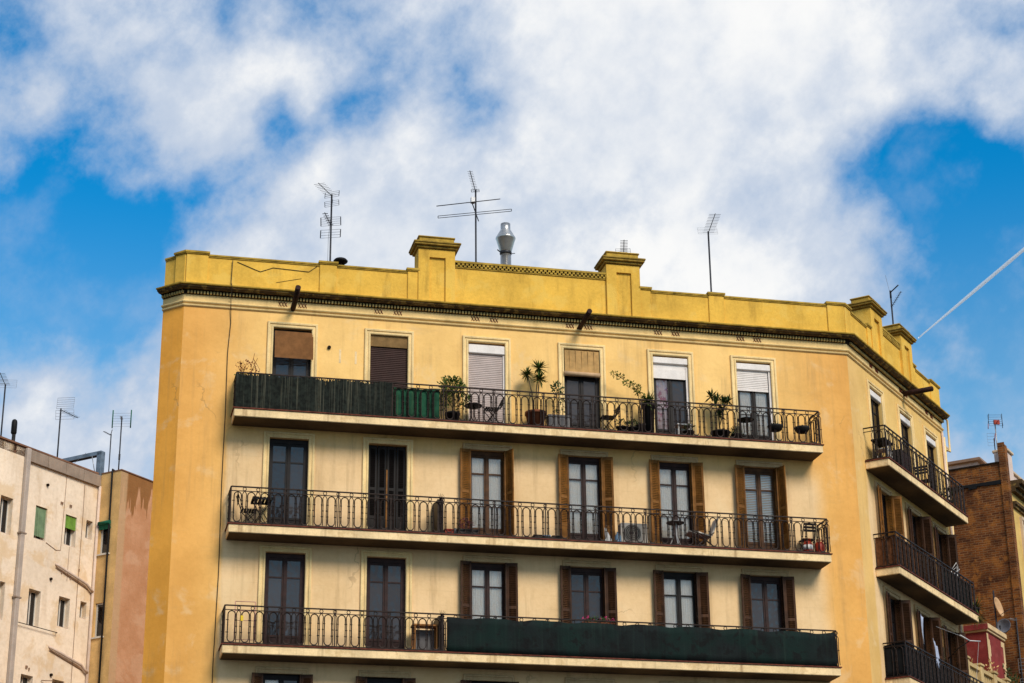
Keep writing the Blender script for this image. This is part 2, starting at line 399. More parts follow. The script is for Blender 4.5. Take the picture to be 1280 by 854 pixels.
# ------------------------------------------------------------------ mesh helpers
class MB:
    def __init__(s):
        s.v, s.f, s.sm = [], [], []

    def face(s, pts, smooth=False):
        i = len(s.v)
        s.v += [tuple(p) for p in pts]
        s.f.append(tuple(range(i, i + len(pts))))
        s.sm.append(smooth)
        return s

    def box(s, x0, x1, y0, y1, z0, z1):
        i = len(s.v)
        s.v += [(x0, y0, z0), (x1, y0, z0), (x1, y1, z0), (x0, y1, z0), (x0, y0, z1), (x1, y0, z1), (x1, y1, z1), (x0, y1, z1)]
        for q in ((0, 3, 2, 1), (4, 5, 6, 7), (0, 1, 5, 4), (1, 2, 6, 5), (2, 3, 7, 6), (3, 0, 4, 7)):
            s.f.append(tuple(i + k for k in q))
            s.sm.append(False)
        return s

    def obox(s, c, ex, ey, ez):
        """box from its centre and three half-axis vectors"""
        c, ex, ey, ez = Vector(c), Vector(ex), Vector(ey), Vector(ez)
        i = len(s.v)
        for k in ((-1, -1, -1), (1, -1, -1), (1, 1, -1), (-1, 1, -1), (-1, -1, 1), (1, -1, 1), (1, 1, 1), (-1, 1, 1)):
            s.v.append(tuple(c + ex * k[0] + ey * k[1] + ez * k[2]))
        for q in ((0, 3, 2, 1), (4, 5, 6, 7), (0, 1, 5, 4), (1, 2, 6, 5), (2, 3, 7, 6), (3, 0, 4, 7)):
            s.f.append(tuple(i + k for k in q))
            s.sm.append(False)
        return s

    def bar(s, p, q, a, b=None):
        p, q = Vector(p), Vector(q)
        d = (q - p)
        t = d.normalized()
        u = t.cross(Vector((0, 0, 1)))
        u = u.normalized() if u.length > 1e-4 else Vector((1, 0, 0))
        v = t.cross(u)
        return s.obox((p + q) / 2, d / 2, u * a / 2, v * (b or a) / 2)

    def tube(s, pts, r, n=6, closed=False, cap=True):
        pts = [Vector(p) for p in pts]
        m = len(pts)
        rs = r if isinstance(r, (list, tuple)) else [r] * m
        base = len(s.v)
        ref = None
        for k in range(m):
            a = pts[k - 1] if (k > 0 or closed) else pts[k]
            b = pts[(k + 1) % m] if (k < m - 1 or closed) else pts[k]
            t = (b - a).normalized()
            if ref is None:
                ref = t.orthogonal().normalized()
            u = (ref - t * ref.dot(t))
            u = u.normalized() if u.length > 1e-5 else t.orthogonal().normalized()
            ref = u
            v = t.cross(u)
            for j in range(n):
                an = 2 * pi * (j + .5) / n
                s.v.append(tuple(pts[k] + (u * cos(an) + v * sin(an)) * rs[k]))
        for k in range(m if closed else m - 1):
            for j in range(n):
                a, b = base + k * n + j, base + k * n + (j + 1) % n
                c, d = base + ((k + 1) % m) * n + (j + 1) % n, base + ((k + 1) % m) * n + j
                s.f.append((a, b, c, d))
                s.sm.append(n > 4)
        if cap and not closed:
            s.f.append(tuple(base + j for j in reversed(range(n))))
            s.f.append(tuple(base + (m - 1) * n + j for j in range(n)))
            s.sm += [False, False]
        return s

    def lathe(s, prof, n=20, at=(0, 0, 0), axis=None):
        at = Vector(at)
        rot = Vector((0, 0, 1)).rotation_difference(Vector(axis)).to_matrix() if axis else Matrix.Identity(3)
        base = len(s.v)
        for r, z in prof:
            for j in range(n):
                an = 2 * pi * j / n
                s.v.append(tuple(at + rot @ Vector((r * cos(an), r * sin(an), z))))
        for k in range(len(prof) - 1):
            for j in range(n):
                s.f.append((base + k * n + j, base + k * n + (j + 1) % n, base + (k + 1) * n + (j + 1) % n, base + (k + 1) * n + j))
                s.sm.append(True)
        s.f.append(tuple(base + j for j in reversed(range(n))))
        s.f.append(tuple(base + (len(prof) - 1) * n + j for j in range(n)))
        s.sm += [False, False]
        return s

    def sweep(s, prof, path, closed_prof=True):
        """prof: (outward, z) points; path: (x, y) points walked left to right with the outside on the right hand; mitred corners"""
        P = [Vector((*p, 0)) for p in path]
        nrm = []
        for a, b in zip(P, P[1:]):
            d = (b - a).normalized()
            nrm.append(Vector((d.y, -d.x, 0)))
        off = []
        for k in range(len(P)):
            if k == 0:
                off.append(nrm[0])
            elif k == len(P) - 1:
                off.append(nrm[-1])
            else:
                h = nrm[k - 1] + nrm[k]
                off.append(h / (1 + nrm[k - 1].dot(nrm[k])))
        base, m = len(s.v), len(prof)
        for p, o in zip(P, off):
            for a, z in prof:
                q = p + o * a
                s.v.append((q.x, q.y, z))
        for k in range(len(P) - 1):
            for j in range(m if closed_prof else m - 1):
                j2 = (j + 1) % m
                s.f.append((base + k * m + j, base + (k + 1) * m + j, base + (k + 1) * m + j2, base + k * m + j2))
                s.sm.append(False)
        if closed_prof:
            s.f.append(tuple(base + j for j in range(m)))
            s.f.append(tuple(base + (len(P) - 1) * m + j for j in reversed(range(m))))
            s.sm += [False, False]
        return s

    def mesh(s, name, mat):
        me = bpy.data.meshes.new(name)
        me.from_pydata(s.v, [], s.f)
        me.polygons.foreach_set('use_smooth', s.sm)
        mm = MAT[mat] if isinstance(mat, str) else mat
        me.materials.append(mm)
        me.update()
        return me


def obj(name, src, mat=None, parent=None, loc=(0, 0, 0), rz=0.0, bevel=0.0, kind=None):
    me = src.mesh(name, mat) if isinstance(src, MB) else src
    o = bpy.data.objects.new(name, me)
    COL.objects.link(o)
    o.location = loc
    o.rotation_euler = (0, 0, rz)
    if parent is not None:
        o.parent = parent
    if bevel:
        b = o.modifiers.new('bevel', 'BEVEL')
        b.width, b.segments, b.limit_method = bevel, 1, 'ANGLE'
    if kind:
        o['kind'] = kind
    return o


def tag(o, label, cat, group=None):
    o['label'], o['category'] = label, cat
    if group:
        o['group'] = group
    return o


def thing(name, label, cat, loc=(0, 0, 0), rz=0.0, group=None):
    o = bpy.data.objects.new(name, None)
    o.empty_display_size = .2
    COL.objects.link(o)
    o.location, o.rotation_euler = loc, (0, 0, rz)
    return tag(o, label, cat, group)


def struct(name, src, mat, **k):
    o = obj(name, src, mat, **k)
    o['kind'] = 'structure'
    return o


# ------------------------------------------------------------------ ground
struct('ground', MB().face([(-4000, -4000, 0), (4000, -4000, 0), (4000, 4000, 0), (-4000, 4000, 0)]), 'asphalt')

# ------------------------------------------------------------------ main building
XR, TH = 19.362, 0.81859
DV = Vector((cos(TH), sin(TH), 0))             # along the street side, receding
NV = Vector((sin(TH), -cos(TH), 0))            # outwards from the street side
FLOOR = dict(A=18.81, B=15.62, C=12.44, D=9.26)
HOLE = 2.65
COLX = [3.0, 5.70, 8.48, 11.25, 13.89, 16.41]
SIDEX = [2.2, 4.85, 7.3]
SIDE_LEN = 8.62
HW = .53                                        # half width of an opening
REV = .26                                       # depth of the reveal

bld = thing('apartment_building', 'yellow ochre corner apartment block with three tiers of iron railed balconies and a parapet', 'building')


def wall_holes(u0, u1, z0, z1, holes):
    mb = MB()
    xs = sorted({u0, u1} | {h[0] for h in holes} | {h[1] for h in holes})
    zs = sorted({z0, z1} | {h[2] for h in holes} | {h[3] for h in holes})
    for a, b in zip(xs, xs[1:]):
        for c, d in zip(zs, zs[1:]):
            mx, mz = (a + b) / 2, (c + d) / 2
            if any(h[0] < mx < h[1] and h[2] < mz < h[3] for h in holes):
                continue
            mb.face([(a, 0, c), (b, 0, c), (b, 0, d), (a, 0, d)])
    for a, b, c, d in holes:
        r = REV + .12
        mb.face([(a, 0, c), (a, 0, d), (a, r, d), (a, r, c)])
        mb.face([(b, 0, d), (b, 0, c), (b, r, c), (b, r, d)])
        mb.face([(a, 0, d), (b, 0, d), (b, r, d), (a, r, d)])
        mb.face([(b, 0, c), (a, 0, c), (a, r, c), (b, r, c)])
    return mb


def holes_for(cols, floors):
    return [(x - HW, x + HW, FLOOR[k], FLOOR[k] + HOLE) for x in cols for k in floors]


WALL_TOP = 22.40
LW = Vector((-.535, .535, 0))
obj('front_wall', wall_holes(0, XR, 0, WALL_TOP, holes_for(COLX, 'ABCD')), 'wall_front', bld)
obj('side_wall', wall_holes(0, SIDE_LEN, 0, WALL_TOP, holes_for(SIDEX, 'ABCD')), 'wall_side', bld, (XR, 0, 0), TH)
obj('left_wall', MB().face([(0, 0, 0), (.757, 0, 0), (.757, 0, WALL_TOP), (0, 0, WALL_TOP)]), 'wall_left', bld, LW, -pi / 4)
RE = Vector((XR, 0, 0)) + DV * SIDE_LEN
BK = RE - NV * 9.0
obj('back_wall', MB().sweep([(0, 0), (0, WALL_TOP)], [(RE.x, RE.y), (BK.x, BK.y), (BK.x - 6, 13.2), (LW.x + 9, LW.y + 9), (LW.x, LW.y)], False), 'wall_left', bld)
obj('roof', MB().face([(LW.x, LW.y, 22.38), (0, 0, 22.38), (XR, 0, 22.38), (RE.x, RE.y, 22.38), (BK.x, BK.y, 22.38), (BK.x - 6, 13.2, 22.38), (LW.x + 9, LW.y + 9, 22.38)]), 'roof', bld)
ROOF = 22.38
PATH = [(LW.x, LW.y), (0, 0), (XR, 0), (RE.x, RE.y)]
# cornice, bed mould, frieze and string mouldings
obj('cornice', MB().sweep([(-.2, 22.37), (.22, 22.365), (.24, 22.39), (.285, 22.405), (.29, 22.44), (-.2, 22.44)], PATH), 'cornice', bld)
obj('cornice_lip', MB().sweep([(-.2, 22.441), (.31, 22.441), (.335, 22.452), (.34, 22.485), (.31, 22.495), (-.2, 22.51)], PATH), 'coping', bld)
obj('bed_moulding', MB().sweep([(-.1, 22.25), (.045, 22.25), (.06, 22.27), (.06, 22.34), (.14, 22.368), (-.1, 22.368)], PATH), 'near_black', bld)
obj('frieze', MB().sweep([(-.1, 22.06), (.022, 22.06), (.022, 22.252), (-.1, 22.252)], PATH), 'frieze', bld)
obj('string_moulding', MB().sweep([(-.1, 21.90), (.02, 21.90), (.05, 21.925), (.055, 21.955), (.03, 21.965), (.03, 21.985), (.075, 22.005), (.09, 22.03), (.085, 22.055), (.03, 22.063), (-.1, 22.063)], PATH), 'frieze', bld)


def dentils(u0, u1):
    mb = MB()
    n = int((u1 - u0) / .088)
    for i in range(n):
        u = u0 + (i + .5) * (u1 - u0) / n
        mb.box(u - .024, u + .024, -.118, -.05, 22.262, 22.335)
    return mb


obj('dentil_row', dentils(.05, XR - .05), 'dentil', bld, kind='stuff')
obj('dentil_row', dentils(.1, SIDE_LEN), 'dentil', bld, (XR, 0, 0), TH, kind='stuff')
obj('dentil_row', dentils(0, .8), 'dentil', bld, LW, -pi / 4, kind='stuff')

# ---- parapet: panels, piers and tall chimney-like pillars, laid out per face
PB = 22.46


def parapet(lay, loc, rz):
    for kind, a, b in lay:
        w2 = (b - a)
        if kind == 'panel':
            obj('parapet_panel', MB().box(a, b, 0, .28, PB, 23.40), 'parapet', bld, loc, rz)
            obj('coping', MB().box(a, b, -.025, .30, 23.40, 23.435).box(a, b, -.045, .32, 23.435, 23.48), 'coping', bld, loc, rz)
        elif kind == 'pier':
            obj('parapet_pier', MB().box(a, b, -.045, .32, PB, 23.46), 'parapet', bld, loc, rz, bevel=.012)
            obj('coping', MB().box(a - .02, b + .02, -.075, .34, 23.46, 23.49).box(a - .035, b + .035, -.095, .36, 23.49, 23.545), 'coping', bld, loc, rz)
        elif kind == 'middle':
            obj('parapet_panel', MB().box(a, b, 0, .28, PB, 23.70), 'parapet', bld, loc, rz)
            mb = MB()
            k = int(w2 / .118)
            for i in range(k):
                u = a + (i + .5) * w2 / k
                mb.box(u - .036, u + .036, -.045, .02, 23.715, 23.765)
                mb.box(u - .036 + .059, u + .036 + .059 if i < k - 1 else b, -.045, .02, 23.775, 23.83)
            obj('brick_dentils', mb, 'coping', bld, loc, rz, kind='stuff')
            obj('dentil_backing', MB().box(a, b, .001, .28, 23.70, 23.84), 'near_black', bld, loc, rz)
            obj('coping', MB().box(a, b, -.055, .30, 23.84, 23.90).box(a, b, -.03, .28, 23.685, 23.712), 'coping', bld, loc, rz)
        else:
            r0, r1 = a + w2 * .30, b - w2 * .26
            p = thing_part('chimney_pillar', MB().box(a, r0, -.08, .55, PB, 24.16).box(r1, b, -.08, .55, PB, 24.16).box(r0, r1, -.08, .55, 23.93, 24.16).box(r0, r1, -.015, .55, PB, 23.93), 'parapet', loc, rz)
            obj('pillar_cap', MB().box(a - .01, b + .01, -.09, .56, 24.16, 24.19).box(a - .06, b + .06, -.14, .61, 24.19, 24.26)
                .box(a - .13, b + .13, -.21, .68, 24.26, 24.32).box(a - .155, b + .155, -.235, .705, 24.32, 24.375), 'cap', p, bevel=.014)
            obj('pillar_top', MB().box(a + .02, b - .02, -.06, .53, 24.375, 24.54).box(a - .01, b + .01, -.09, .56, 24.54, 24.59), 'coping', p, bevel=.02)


def thing_part(name, mb, mat, loc, rz):
    return obj(name, mb, mat, bld, loc, rz)


parapet([('pier', 0, .6), ('panel', .6, 3.7), ('pier', 3.7, 4.18), ('panel', 4.18, 6.2), ('pier', 6.2, 6.5), ('tall', 6.5, 7.56), ('middle', 7.56, 12.04),
         ('tall', 12.04, 13.05), ('pier', 13.05, 13.37), ('panel', 13.37, 15.14), ('pier', 15.14, 15.61), ('panel', 15.61, 18.83), ('pier', 18.83, XR)], (0, 0, 0), 0)
parapet([('pier', 0, .47), ('panel', .47, 1.9), ('pier', 1.9, 2.2), ('tall', 2.2, 3.22), ('middle', 3.22, 4.95), ('tall', 4.95, 5.97), ('pier', 5.97, 6.25),
         ('panel', 6.25, 7.75), ('pier', 7.75, SIDE_LEN)], (XR, 0, 0), TH)
parapet([('panel', 0, .40), ('pier', .40, .757)], LW, -pi / 4)

# ---- lattice vents in the frieze
vb, vl = MB(), MB()
vb.box(-.125, .125, -.025, .01, -.075, .075)
for i in range(3):
    x = -.083 + i * .083
    vl.bar((x - .034, -.029, -.066), (x + .034, -.029, .066), .030, .012)
    vl.bar((x - .034, -.033, .066), (x + .034, -.033, -.066), .030, .012)
vbm, vlm = vb.mesh('vent', 'frieze'), vl.mesh('vent_lattice', 'rust')
for i, x in enumerate([2.70, 3.247, 5.384, 5.929, 8.157, 8.69, 10.919, 11.464, 13.548, 14.08, 16.056, 16.573]):
    v = obj('vent', vbm, None, bld, (x, 0, 22.158))
    obj('lattice', vlm, None, v)
for u in (1.95, 2.45, 4.6, 5.1, 7.05, 7.55):
    v = obj('vent', vbm, None, bld, Vector((XR, 0, 22.158)) + DV * u, TH)
    obj('lattice', vlm, None, v)

# ---- iron rain spouts
for base, tip in (((2.98, 0, 22.03), (3.0, -1.0, 22.30)), ((11.20, 0, 22.10), (11.22, -1.1, 22.22))):
    obj('rain_spout', MB().tube([base, (tip[0], tip[1] * .5, (base[2] + tip[2]) / 2), tip], [.075, .075, .075], 10), 'spout', bld)
b = Vector((XR, 0, 22.10)) + DV * 4.71
obj('rain_spout', MB().tube([b, b + NV * .5, b + NV * 1.02, b + NV * 1.05], [.085, .085, .085, .06], 10), 'spout', bld)


# ------------------------------------------------------------------ windows of the main building
def surround_mesh(mat):
    prof = [(0, .0), (0, -.035), (.02, -.05), (.05, -.05), (.055, -.03), (.10, -.03), (.105, -.055), (.15, -.06), (.165, -.045), (.165, 0)]
    mb = MB()
    base = len(mb.v)
    m = len(prof)
    for k in range(4):
        for a, y in prof:
            x = (-HW - a) if k < 2 else (HW + a)
            z = 0 if k in (0, 3) else HOLE + a
            mb.v.append((x, y, z))
    for k in range(3):
        for j in range(m - 1):
            mb.f.append((base + k * m + j, base + k * m + j + 1, base + (k + 1) * m + j + 1, base + (k + 1) * m + j))
            mb.sm.append(False)
    return mb.mesh('window_surround', mat)


SURR = {k: surround_mesh(k) for k in ('trim', 'trim_grey')}


def frame_mesh(mat):
    mb = MB()
    e = HW - .002
    mb.box(-e, -e + .05, .17, .25, 0, HOLE - .002).box(e - .05, e, .17, .25, 0, HOLE - .002).box(-e + .05, e - .05, .17, .25, HOLE - .12, HOLE - .002)
    for s in (-1, 1):
        x0, x1 = sorted((s * .004, s * (e - .05)))
        mb.box(x0, x0 + .065, .185, .235, .01, HOLE - .12).box(x1 - .065, x1, .185, .235, .01, HOLE - .12)
        a, b = x0 + .065, x1 - .065
        for z0, z1 in ((.01, .12), (.40, .46), (1.98, 2.02), (HOLE - .19, HOLE - .12)):
            mb.box(a, b, .19, .23, z0, z1)
        mb.box(a, b, .197, .223, 1.06, 1.08)
        mb.box(a, b, .205, .22, .12, .40).box(a + .05, b - .05, .195, .205, .17, .35)
    mb.box(-.022, .022, .165, .185, .01, HOLE - .12)
    return mb.mesh('window', mat)


FRAME = {k: frame_mesh(k) for k in ('door_dark', 'door_red', 'door_brown')}


def pane_mesh(kind, z0, z1):
    return MB().box(.069, HW - .117, .207, .213, z0, z1).mesh('pane', kind)


PANES = {(k, i): pane_mesh(k, *zz) for k in ('glass_dark', 'glass_black', 'glass_clear') for i, zz in enumerate(((.46, 1.06), (1.08, 1.98), (2.02, HOLE - .19)))}


def curtain_mesh(mat, seed, x0=.03, x1=.47, z0=.3):
    rr = random.Random(seed)
    mb = MB()
    n = 26
    ph = rr.random() * 6
    top, bot = [], []
    for i in range(n + 1):
        x = x0 + (x1 - x0) * i / n
        y = .252 + .009 * sin(i * 1.7 + ph) + .004 * sin(i * 4.1)
        top.append((x, y * .5 + .126, HOLE - .02))
        bot.append((x + .01 * sin(i + ph), y, z0))
    for i in range(n):
        mb.face([bot[i], bot[i + 1], top[i + 1], top[i]], True)
    return mb.mesh('curtain', mat)


CURT = {(m, i): curtain_mesh(m, i) for m in ('curtain', 'curtain_pink') for i in range(3)}
_b = MB()
for i in range(46):
    z = .36 + i * .05
    _b.obox((.25, .262, z), (.21, 0, 0), (0, .012, .017), (0, .001, -.0008))
BLIND = _b.mesh('venetian_blind', 'slats_white')


def door(parent, loc, rz, mat, glass, left=None, right=None):
    """French window: frame, six panes, optional curtains behind the clear panes"""
    loc = Vector(loc) + (NV if rz else Vector((0, -1, 0))) * .075
    wdw = obj('window', FRAME[mat], None, parent, loc, rz)
    for s, fill in ((-1, left), (1, right)):
        for i in range(3):
            g = 'glass_clear' if fill else glass
            p = obj('pane', PANES[(g, i)], None, wdw)
            if s < 0:
                p.location.x = -(HW - .117 + .069)
        if fill:
            if fill == 'venetian_blind':
                c = obj('venetian_blind', BLIND, None, wdw)
                if s < 0:
                    c.location.x = -.50
            else:
                c = obj('curtain', CURT[(fill, random.randrange(3))], None, wdw)
                if s < 0:
                    c.location.x = -.50
    return wdw


def leaf_mesh(mat, wd):
    """louvred shutter leaf hinged at x=0, standing along +x, thin in y"""
    mb = MB()
    h = HOLE - .03
    t = .034
    mb.box(0, .055, 0, t, 0, h).box(wd - .055, wd, 0, t, 0, h)
    for z0, z1 in ((0, .10), (.56, .64), (1.36, 1.44), (h - .09, h)):
        mb.box(.055, wd - .055, .001, t - .001, z0, z1)
    for z0, z1, n in ((.64, 1.36, 15), (1.44, h - .09, 22)):
        for i in range(n):
            z = z0 + (i + .5) * (z1 - z0) / n
            mb.obox((wd / 2, t / 2, z), (wd / 2 - .055, 0, 0), (0, .015, -.019), (0, .003, .0035))
    mb.box(.055, wd - .055, .012, t - .012, .10, .56).box(.085, wd - .085, .006, t - .006, .15, .51)
    return mb.mesh('shutter', mat)


LEAF = {(m, wd): leaf_mesh(m, wd) for m in ('shut_gold', 'shut_red', 'shut_dark') for wd in (.22, .245, .295)}


def place(u, z, side, y=0.0):
    """a point on the front (side False) or on the street side wall; y runs into the wall"""
    if side:
        return Vector((XR, 0, z)) + DV * u - NV * y
    return Vector((u, y, z))


def shutters(u, z, mat, side, al=12, ar=12):
    rz = TH if side else 0.0
    for s, ang in ((-1, al), (1, ar)):
        # inner leaf lies in the reveal, outer leaf is folded back towards the wall
        p = place(u + s * (HW - .04), z + .012, side, -.13)
        q = obj('shutter', LEAF[(mat, .22)], None, bld, p, rz + (pi / 2 if s > 0 else pi / 2))
        p = place(u + s * (HW - .03), z + .012, side, -.066 if s < 0 else -.10)
        o = obj('shutter', LEAF[(mat, .295)], None, bld, p, rz + (-radians(ang) if s > 0 else pi + radians(ang)))


def surround(u, z, mat, side):
    obj('window_surround', SURR[mat], None, bld, place(u, z, side), TH if side else 0)


def roller_mesh(mat, h0, wd=.49):
    mb = MB()
    z = HOLE - .02
    p = .055
    while z > h0:
        z1 = max(h0, z - p)
        zz = [z, z - .008, z - .028, z1 + .006, z1]
        yy = [.075, .062, .056, .062, .075]
        for (a, b), (c, d) in zip(zip(zz, yy), zip(zz[1:], yy[1:])):
            mb.face([(-wd, d, c), (wd, d, c), (wd, b, a), (-wd, b, a)])
        z = z1
    mb.box(-wd, wd, .05, .085, h0 - .04, h0)
    return mb.mesh('roller_shutter', mat)


# --- top storey: blinds of six kinds
zA = FLOOR['A']
for u in COLX:
    surround(u, zA, 'trim', False)
door(bld, place(COLX[0], zA, False), 0, 'door_dark', 'glass_dark')
wb = MB()
for i in range(16):
    t0, t1 = i / 16, (i + 1) / 16
    for yy in (0,):
        y0, y1 = -.03 - .13 * t0, -.03 - .13 * t1
        z0, z1 = HOLE - .10 - .83 * t0, HOLE - .10 - .83 * t1
        wb.obox((.02, (y0 + y1) / 2, (z0 + z1) / 2), (.53, 0, 0), (0, .006, 0), (0, -.006, .0225))
obj('wooden_blind', wb, 'wood_blind', bld, place(COLX[0] + .02, zA, False))
obj('roller_shutter', roller_mesh('roller_dark', .05, .525), None, bld, place(COLX[1], zA, False))
obj('lintel_board', MB().box(-.528, .528, .02, .13, HOLE - .33, HOLE - .003), 'lintel', bld, place(COLX[1], zA, False))
obj('roller_shutter', roller_mesh('roller_pink', .05), None, bld, place(COLX[2] - .02, zA, False))
obj('shutter_box', MB().box(-.528, .528, -.015, .13, HOLE - .33, HOLE - .07), 'white_box', bld, place(COLX[2], zA, False), bevel=.02)
obj('guide_rail', MB().box(.475, .528, .03, .10, 0, HOLE - .33).box(-.528, -.51, .03, .10, 0, HOLE - .33), 'white_box', bld, place(COLX[2], zA, False))
obj('inner_jamb', MB().box(-.528, .528, .24, .30, 0, HOLE - .003), 'near_black', bld, place(COLX[2], zA, False))
obj('inner_jamb', MB().box(-.528, .528, .24, .30, 0, HOLE - .003), 'near_black', bld, place(COLX[1], zA, False))
door(bld, place(COLX[3], zA, False), 0, 'door_dark', 'glass_dark')
mb = MB()
for i in range(26):
    z = HOLE - .05 - i * .026
    mb.obox((0, -.01 - .0012 * i, z), (.505, 0, 0), (0, .005, 0), (0, 0, .0115))
for x in (-.36, -.18, 0, .18, .36):
    mb.box(x - .006, x + .006, -.05, -.03, HOLE - .72, HOLE - .04)
obj('bamboo_blind', mb, 'bamboo', bld, place(COLX[3], zA, False))
obj('blind_roll', MB().tube([(-.54, -.06, HOLE - .77), (.52, -.06, HOLE - .77)], .068, 14), 'bamboo_roll', bld, place(COLX[3], zA, False))
obj('shutter_box', MB().box(-.528, .528, -.01, .12, HOLE - .24, HOLE - .04), 'white_box', bld, place(COLX[4], zA, False), bevel=.02)
door(bld, place(COLX[4], zA, False), 0, 'door_dark', 'glass_dark', 'curtain_pink', None)
obj('roller_shutter', MB().box(-.51, .46, .04, .08, HOLE - .68, HOLE - .40).box(-.528, .528, .06, .09, HOLE - .40, HOLE - .24), 'white_box', bld, place(COLX[4], zA, False))
obj('guide_rail', MB().box(.465, .528, .03, .094, 0, HOLE - .30), 'white_box', bld, place(COLX[4], zA, False))
obj('shutter_box', MB().box(-.528, .528, -.01, .12, HOLE - .25, HOLE - .05), 'white_box', bld, place(COLX[5], zA, False), bevel=.02)
door(bld, place(COLX[5], zA, False), 0, 'door_dark', 'glass_dark', 'curtain', 'curtain')
obj('roller_shutter', roller_mesh('white_box', HOLE - .84, .475), None, bld, place(COLX[5] - .03, zA, False))
obj('guide_rail', MB().box(.465, .528, .03, .094, 0, HOLE - .25), 'white_box', bld, place(COLX[5], zA, False))

# --- second storey down
zB = FLOOR['B']
for i, u in enumerate(COLX):
    surround(u, zB, 'trim' if i < 2 else 'trim_grey', False)
door(bld, place(COLX[0], zB, False), 0, 'door_dark', 'glass_dark')
for k in range(4):
    a = (6, -6)[k % 2]
    obj('shutter', LEAF[('shut_dark', .245)], None, bld, place(COLX[1] - .515 + k * .26, zB + .012, False, .10 + (.026 if k % 2 else 0)), radians(a))
obj('shutter_stile', MB().box(-.025, .015, .075, .10, .02, 1.95), 'shut_gold', bld, place(COLX[1], zB, False))
door(bld, place(COLX[2], zB, False), 0, 'door_brown', 'glass_dark', 'curtain', 'curtain')
door(bld, place(COLX[3], zB, False), 0, 'door_red', 'glass_dark', 'curtain', 'curtain')
door(bld, place(COLX[4], zB, False), 0, 'door_red', 'glass_dark', 'curtain', 'curtain')
door(bld, place(COLX[5], zB, False), 0, 'door_brown', 'glass_dark', 'venetian_blind', 'venetian_blind')
for i, (al, ar) in zip((2, 3, 4, 5), ((10, 62), (14, 16), (12, 14), (14, 66))):
    shutters(COLX[i], zB, 'shut_gold', False, al, ar)
# --- third storey down
zC = FLOOR['C']
for i, u in enumerate(COLX):
    surround(u, zC, 'trim' if i < 2 else 'trim_grey', False)
for i in range(2):
    door(bld, place(COLX[i], zC, False), 0, 'door_red', 'glass_dark')
door(bld, place(COLX[2], zC, False), 0, 'door_red', 'glass_dark', 'curtain', 'curtain')
door(bld, place(COLX[3], zC, False), 0, 'door_red', 'glass_dark')
door(bld, place(COLX[4], zC, False), 0, 'door_dark', 'glass_dark', 'curtain', 'curtain')
door(bld, place(COLX[5], zC, False), 0, 'door_red', 'glass_dark')
for i, (al, ar) in zip((2, 3, 4, 5), ((12, 14), (10, 12), (10, 14), (14, 12))):
    shutters(COLX[i], zC, 'shut_red', False, al, ar)
# --- fourth storey down, its heads just above the edge of the view
zD = FLOOR['D'] - .05
for i, u in enumerate(COLX):
    surround(u, zD + .05 - .05, 'trim_grey', False)
    door(bld, place(u, zD + .05, False), 0, 'door_dark', 'glass_black', 'curtain' if i == 0 else None, None)
    shutters(u, zD, 'shut_red', False, 12, 12)
# --- street side
for k, z in FLOOR.items():
    for i, u in enumerate(SIDEX):
        surround(u, z, 'trim' if k == 'A' else 'trim_grey', True)
        door(bld, place(u, z, True), TH, 'door_dark', 'glass_black', 'curtain' if (k, i) == ('A', 0) else None, None)
        if k == 'A':
            obj('shutter_box', MB().box(-.528, .528, -.01, .12, HOLE - .26, HOLE - .05), 'white_box', bld, place(u, z, True), TH, bevel=.02)
        else:
            shutters(u, z, ('shut_gold' if (k, i) == ('B', 0) else 'shut_red'), True, 12, (58, 66, 62)[i])

# ------------------------------------------------------------------ balconies
PITCH = .352


def baluster_mesh():
    """one wrought-iron panel: a long capsule loop with a ring above it and knots at the sides"""
    mb = MB()
    a, z0, z1 = .095, .05, .86
    pts = []
    for k in range(7):
        t = pi * k / 6
        pts.append((a * cos(t), 0, z1 - a + a * sin(t)))
    for k in range(7):
        t = pi + pi * k / 6
        pts.append((a * cos(t), 0, z0 + a + a * sin(t)))
    mb.tube(pts, .0155, 4, closed=True)
    mb.tube([(.045 * cos(2 * pi * k / 8) + PITCH / 2, 0,   .94 + .045 * sin(2 * pi * k / 8)) for k in range(8)], .011, 4, closed=True)
    for z in (.30, .62):
        mb.tube([(-PITCH / 2 + .03, 0, z), (-a, 0, z)], .010, 4).tube([(a, 0, z), (PITCH / 2 - .03, 0, z)], .010, 4)
        mb.lathe([(.004, -.03), (.028, 0), (.004, .03)], 6, (a, 0, z)).lathe([(.004, -.03), (.028, 0), (.004, .03)], 6, (-a, 0, z))
    s = PITCH / 2
    mb.tube([(s - .055, 0, .05), (s - .045, 0, .30), (s - .045, 0, .62), (s - .055, 0, .80), (s - .02, 0, .86), (s, 0, .895)], .0115, 4)
    mb.tube([(s + .055, 0, .05), (s + .045, 0, .30), (s + .045, 0, .62), (s + .055, 0, .80), (s + .02, 0, .86), (s, 0, .895)], .0115, 4)
    mb.lathe([(.004, -.03), (.026, 0), (.004, .03)], 6, (s - .045, 0, .46)).lathe([(.004, -.03), (.026, 0), (.004, .03)], 6, (s + .045, 0, .46))
    return mb.mesh('baluster', 'iron')


BALU = baluster_mesh()


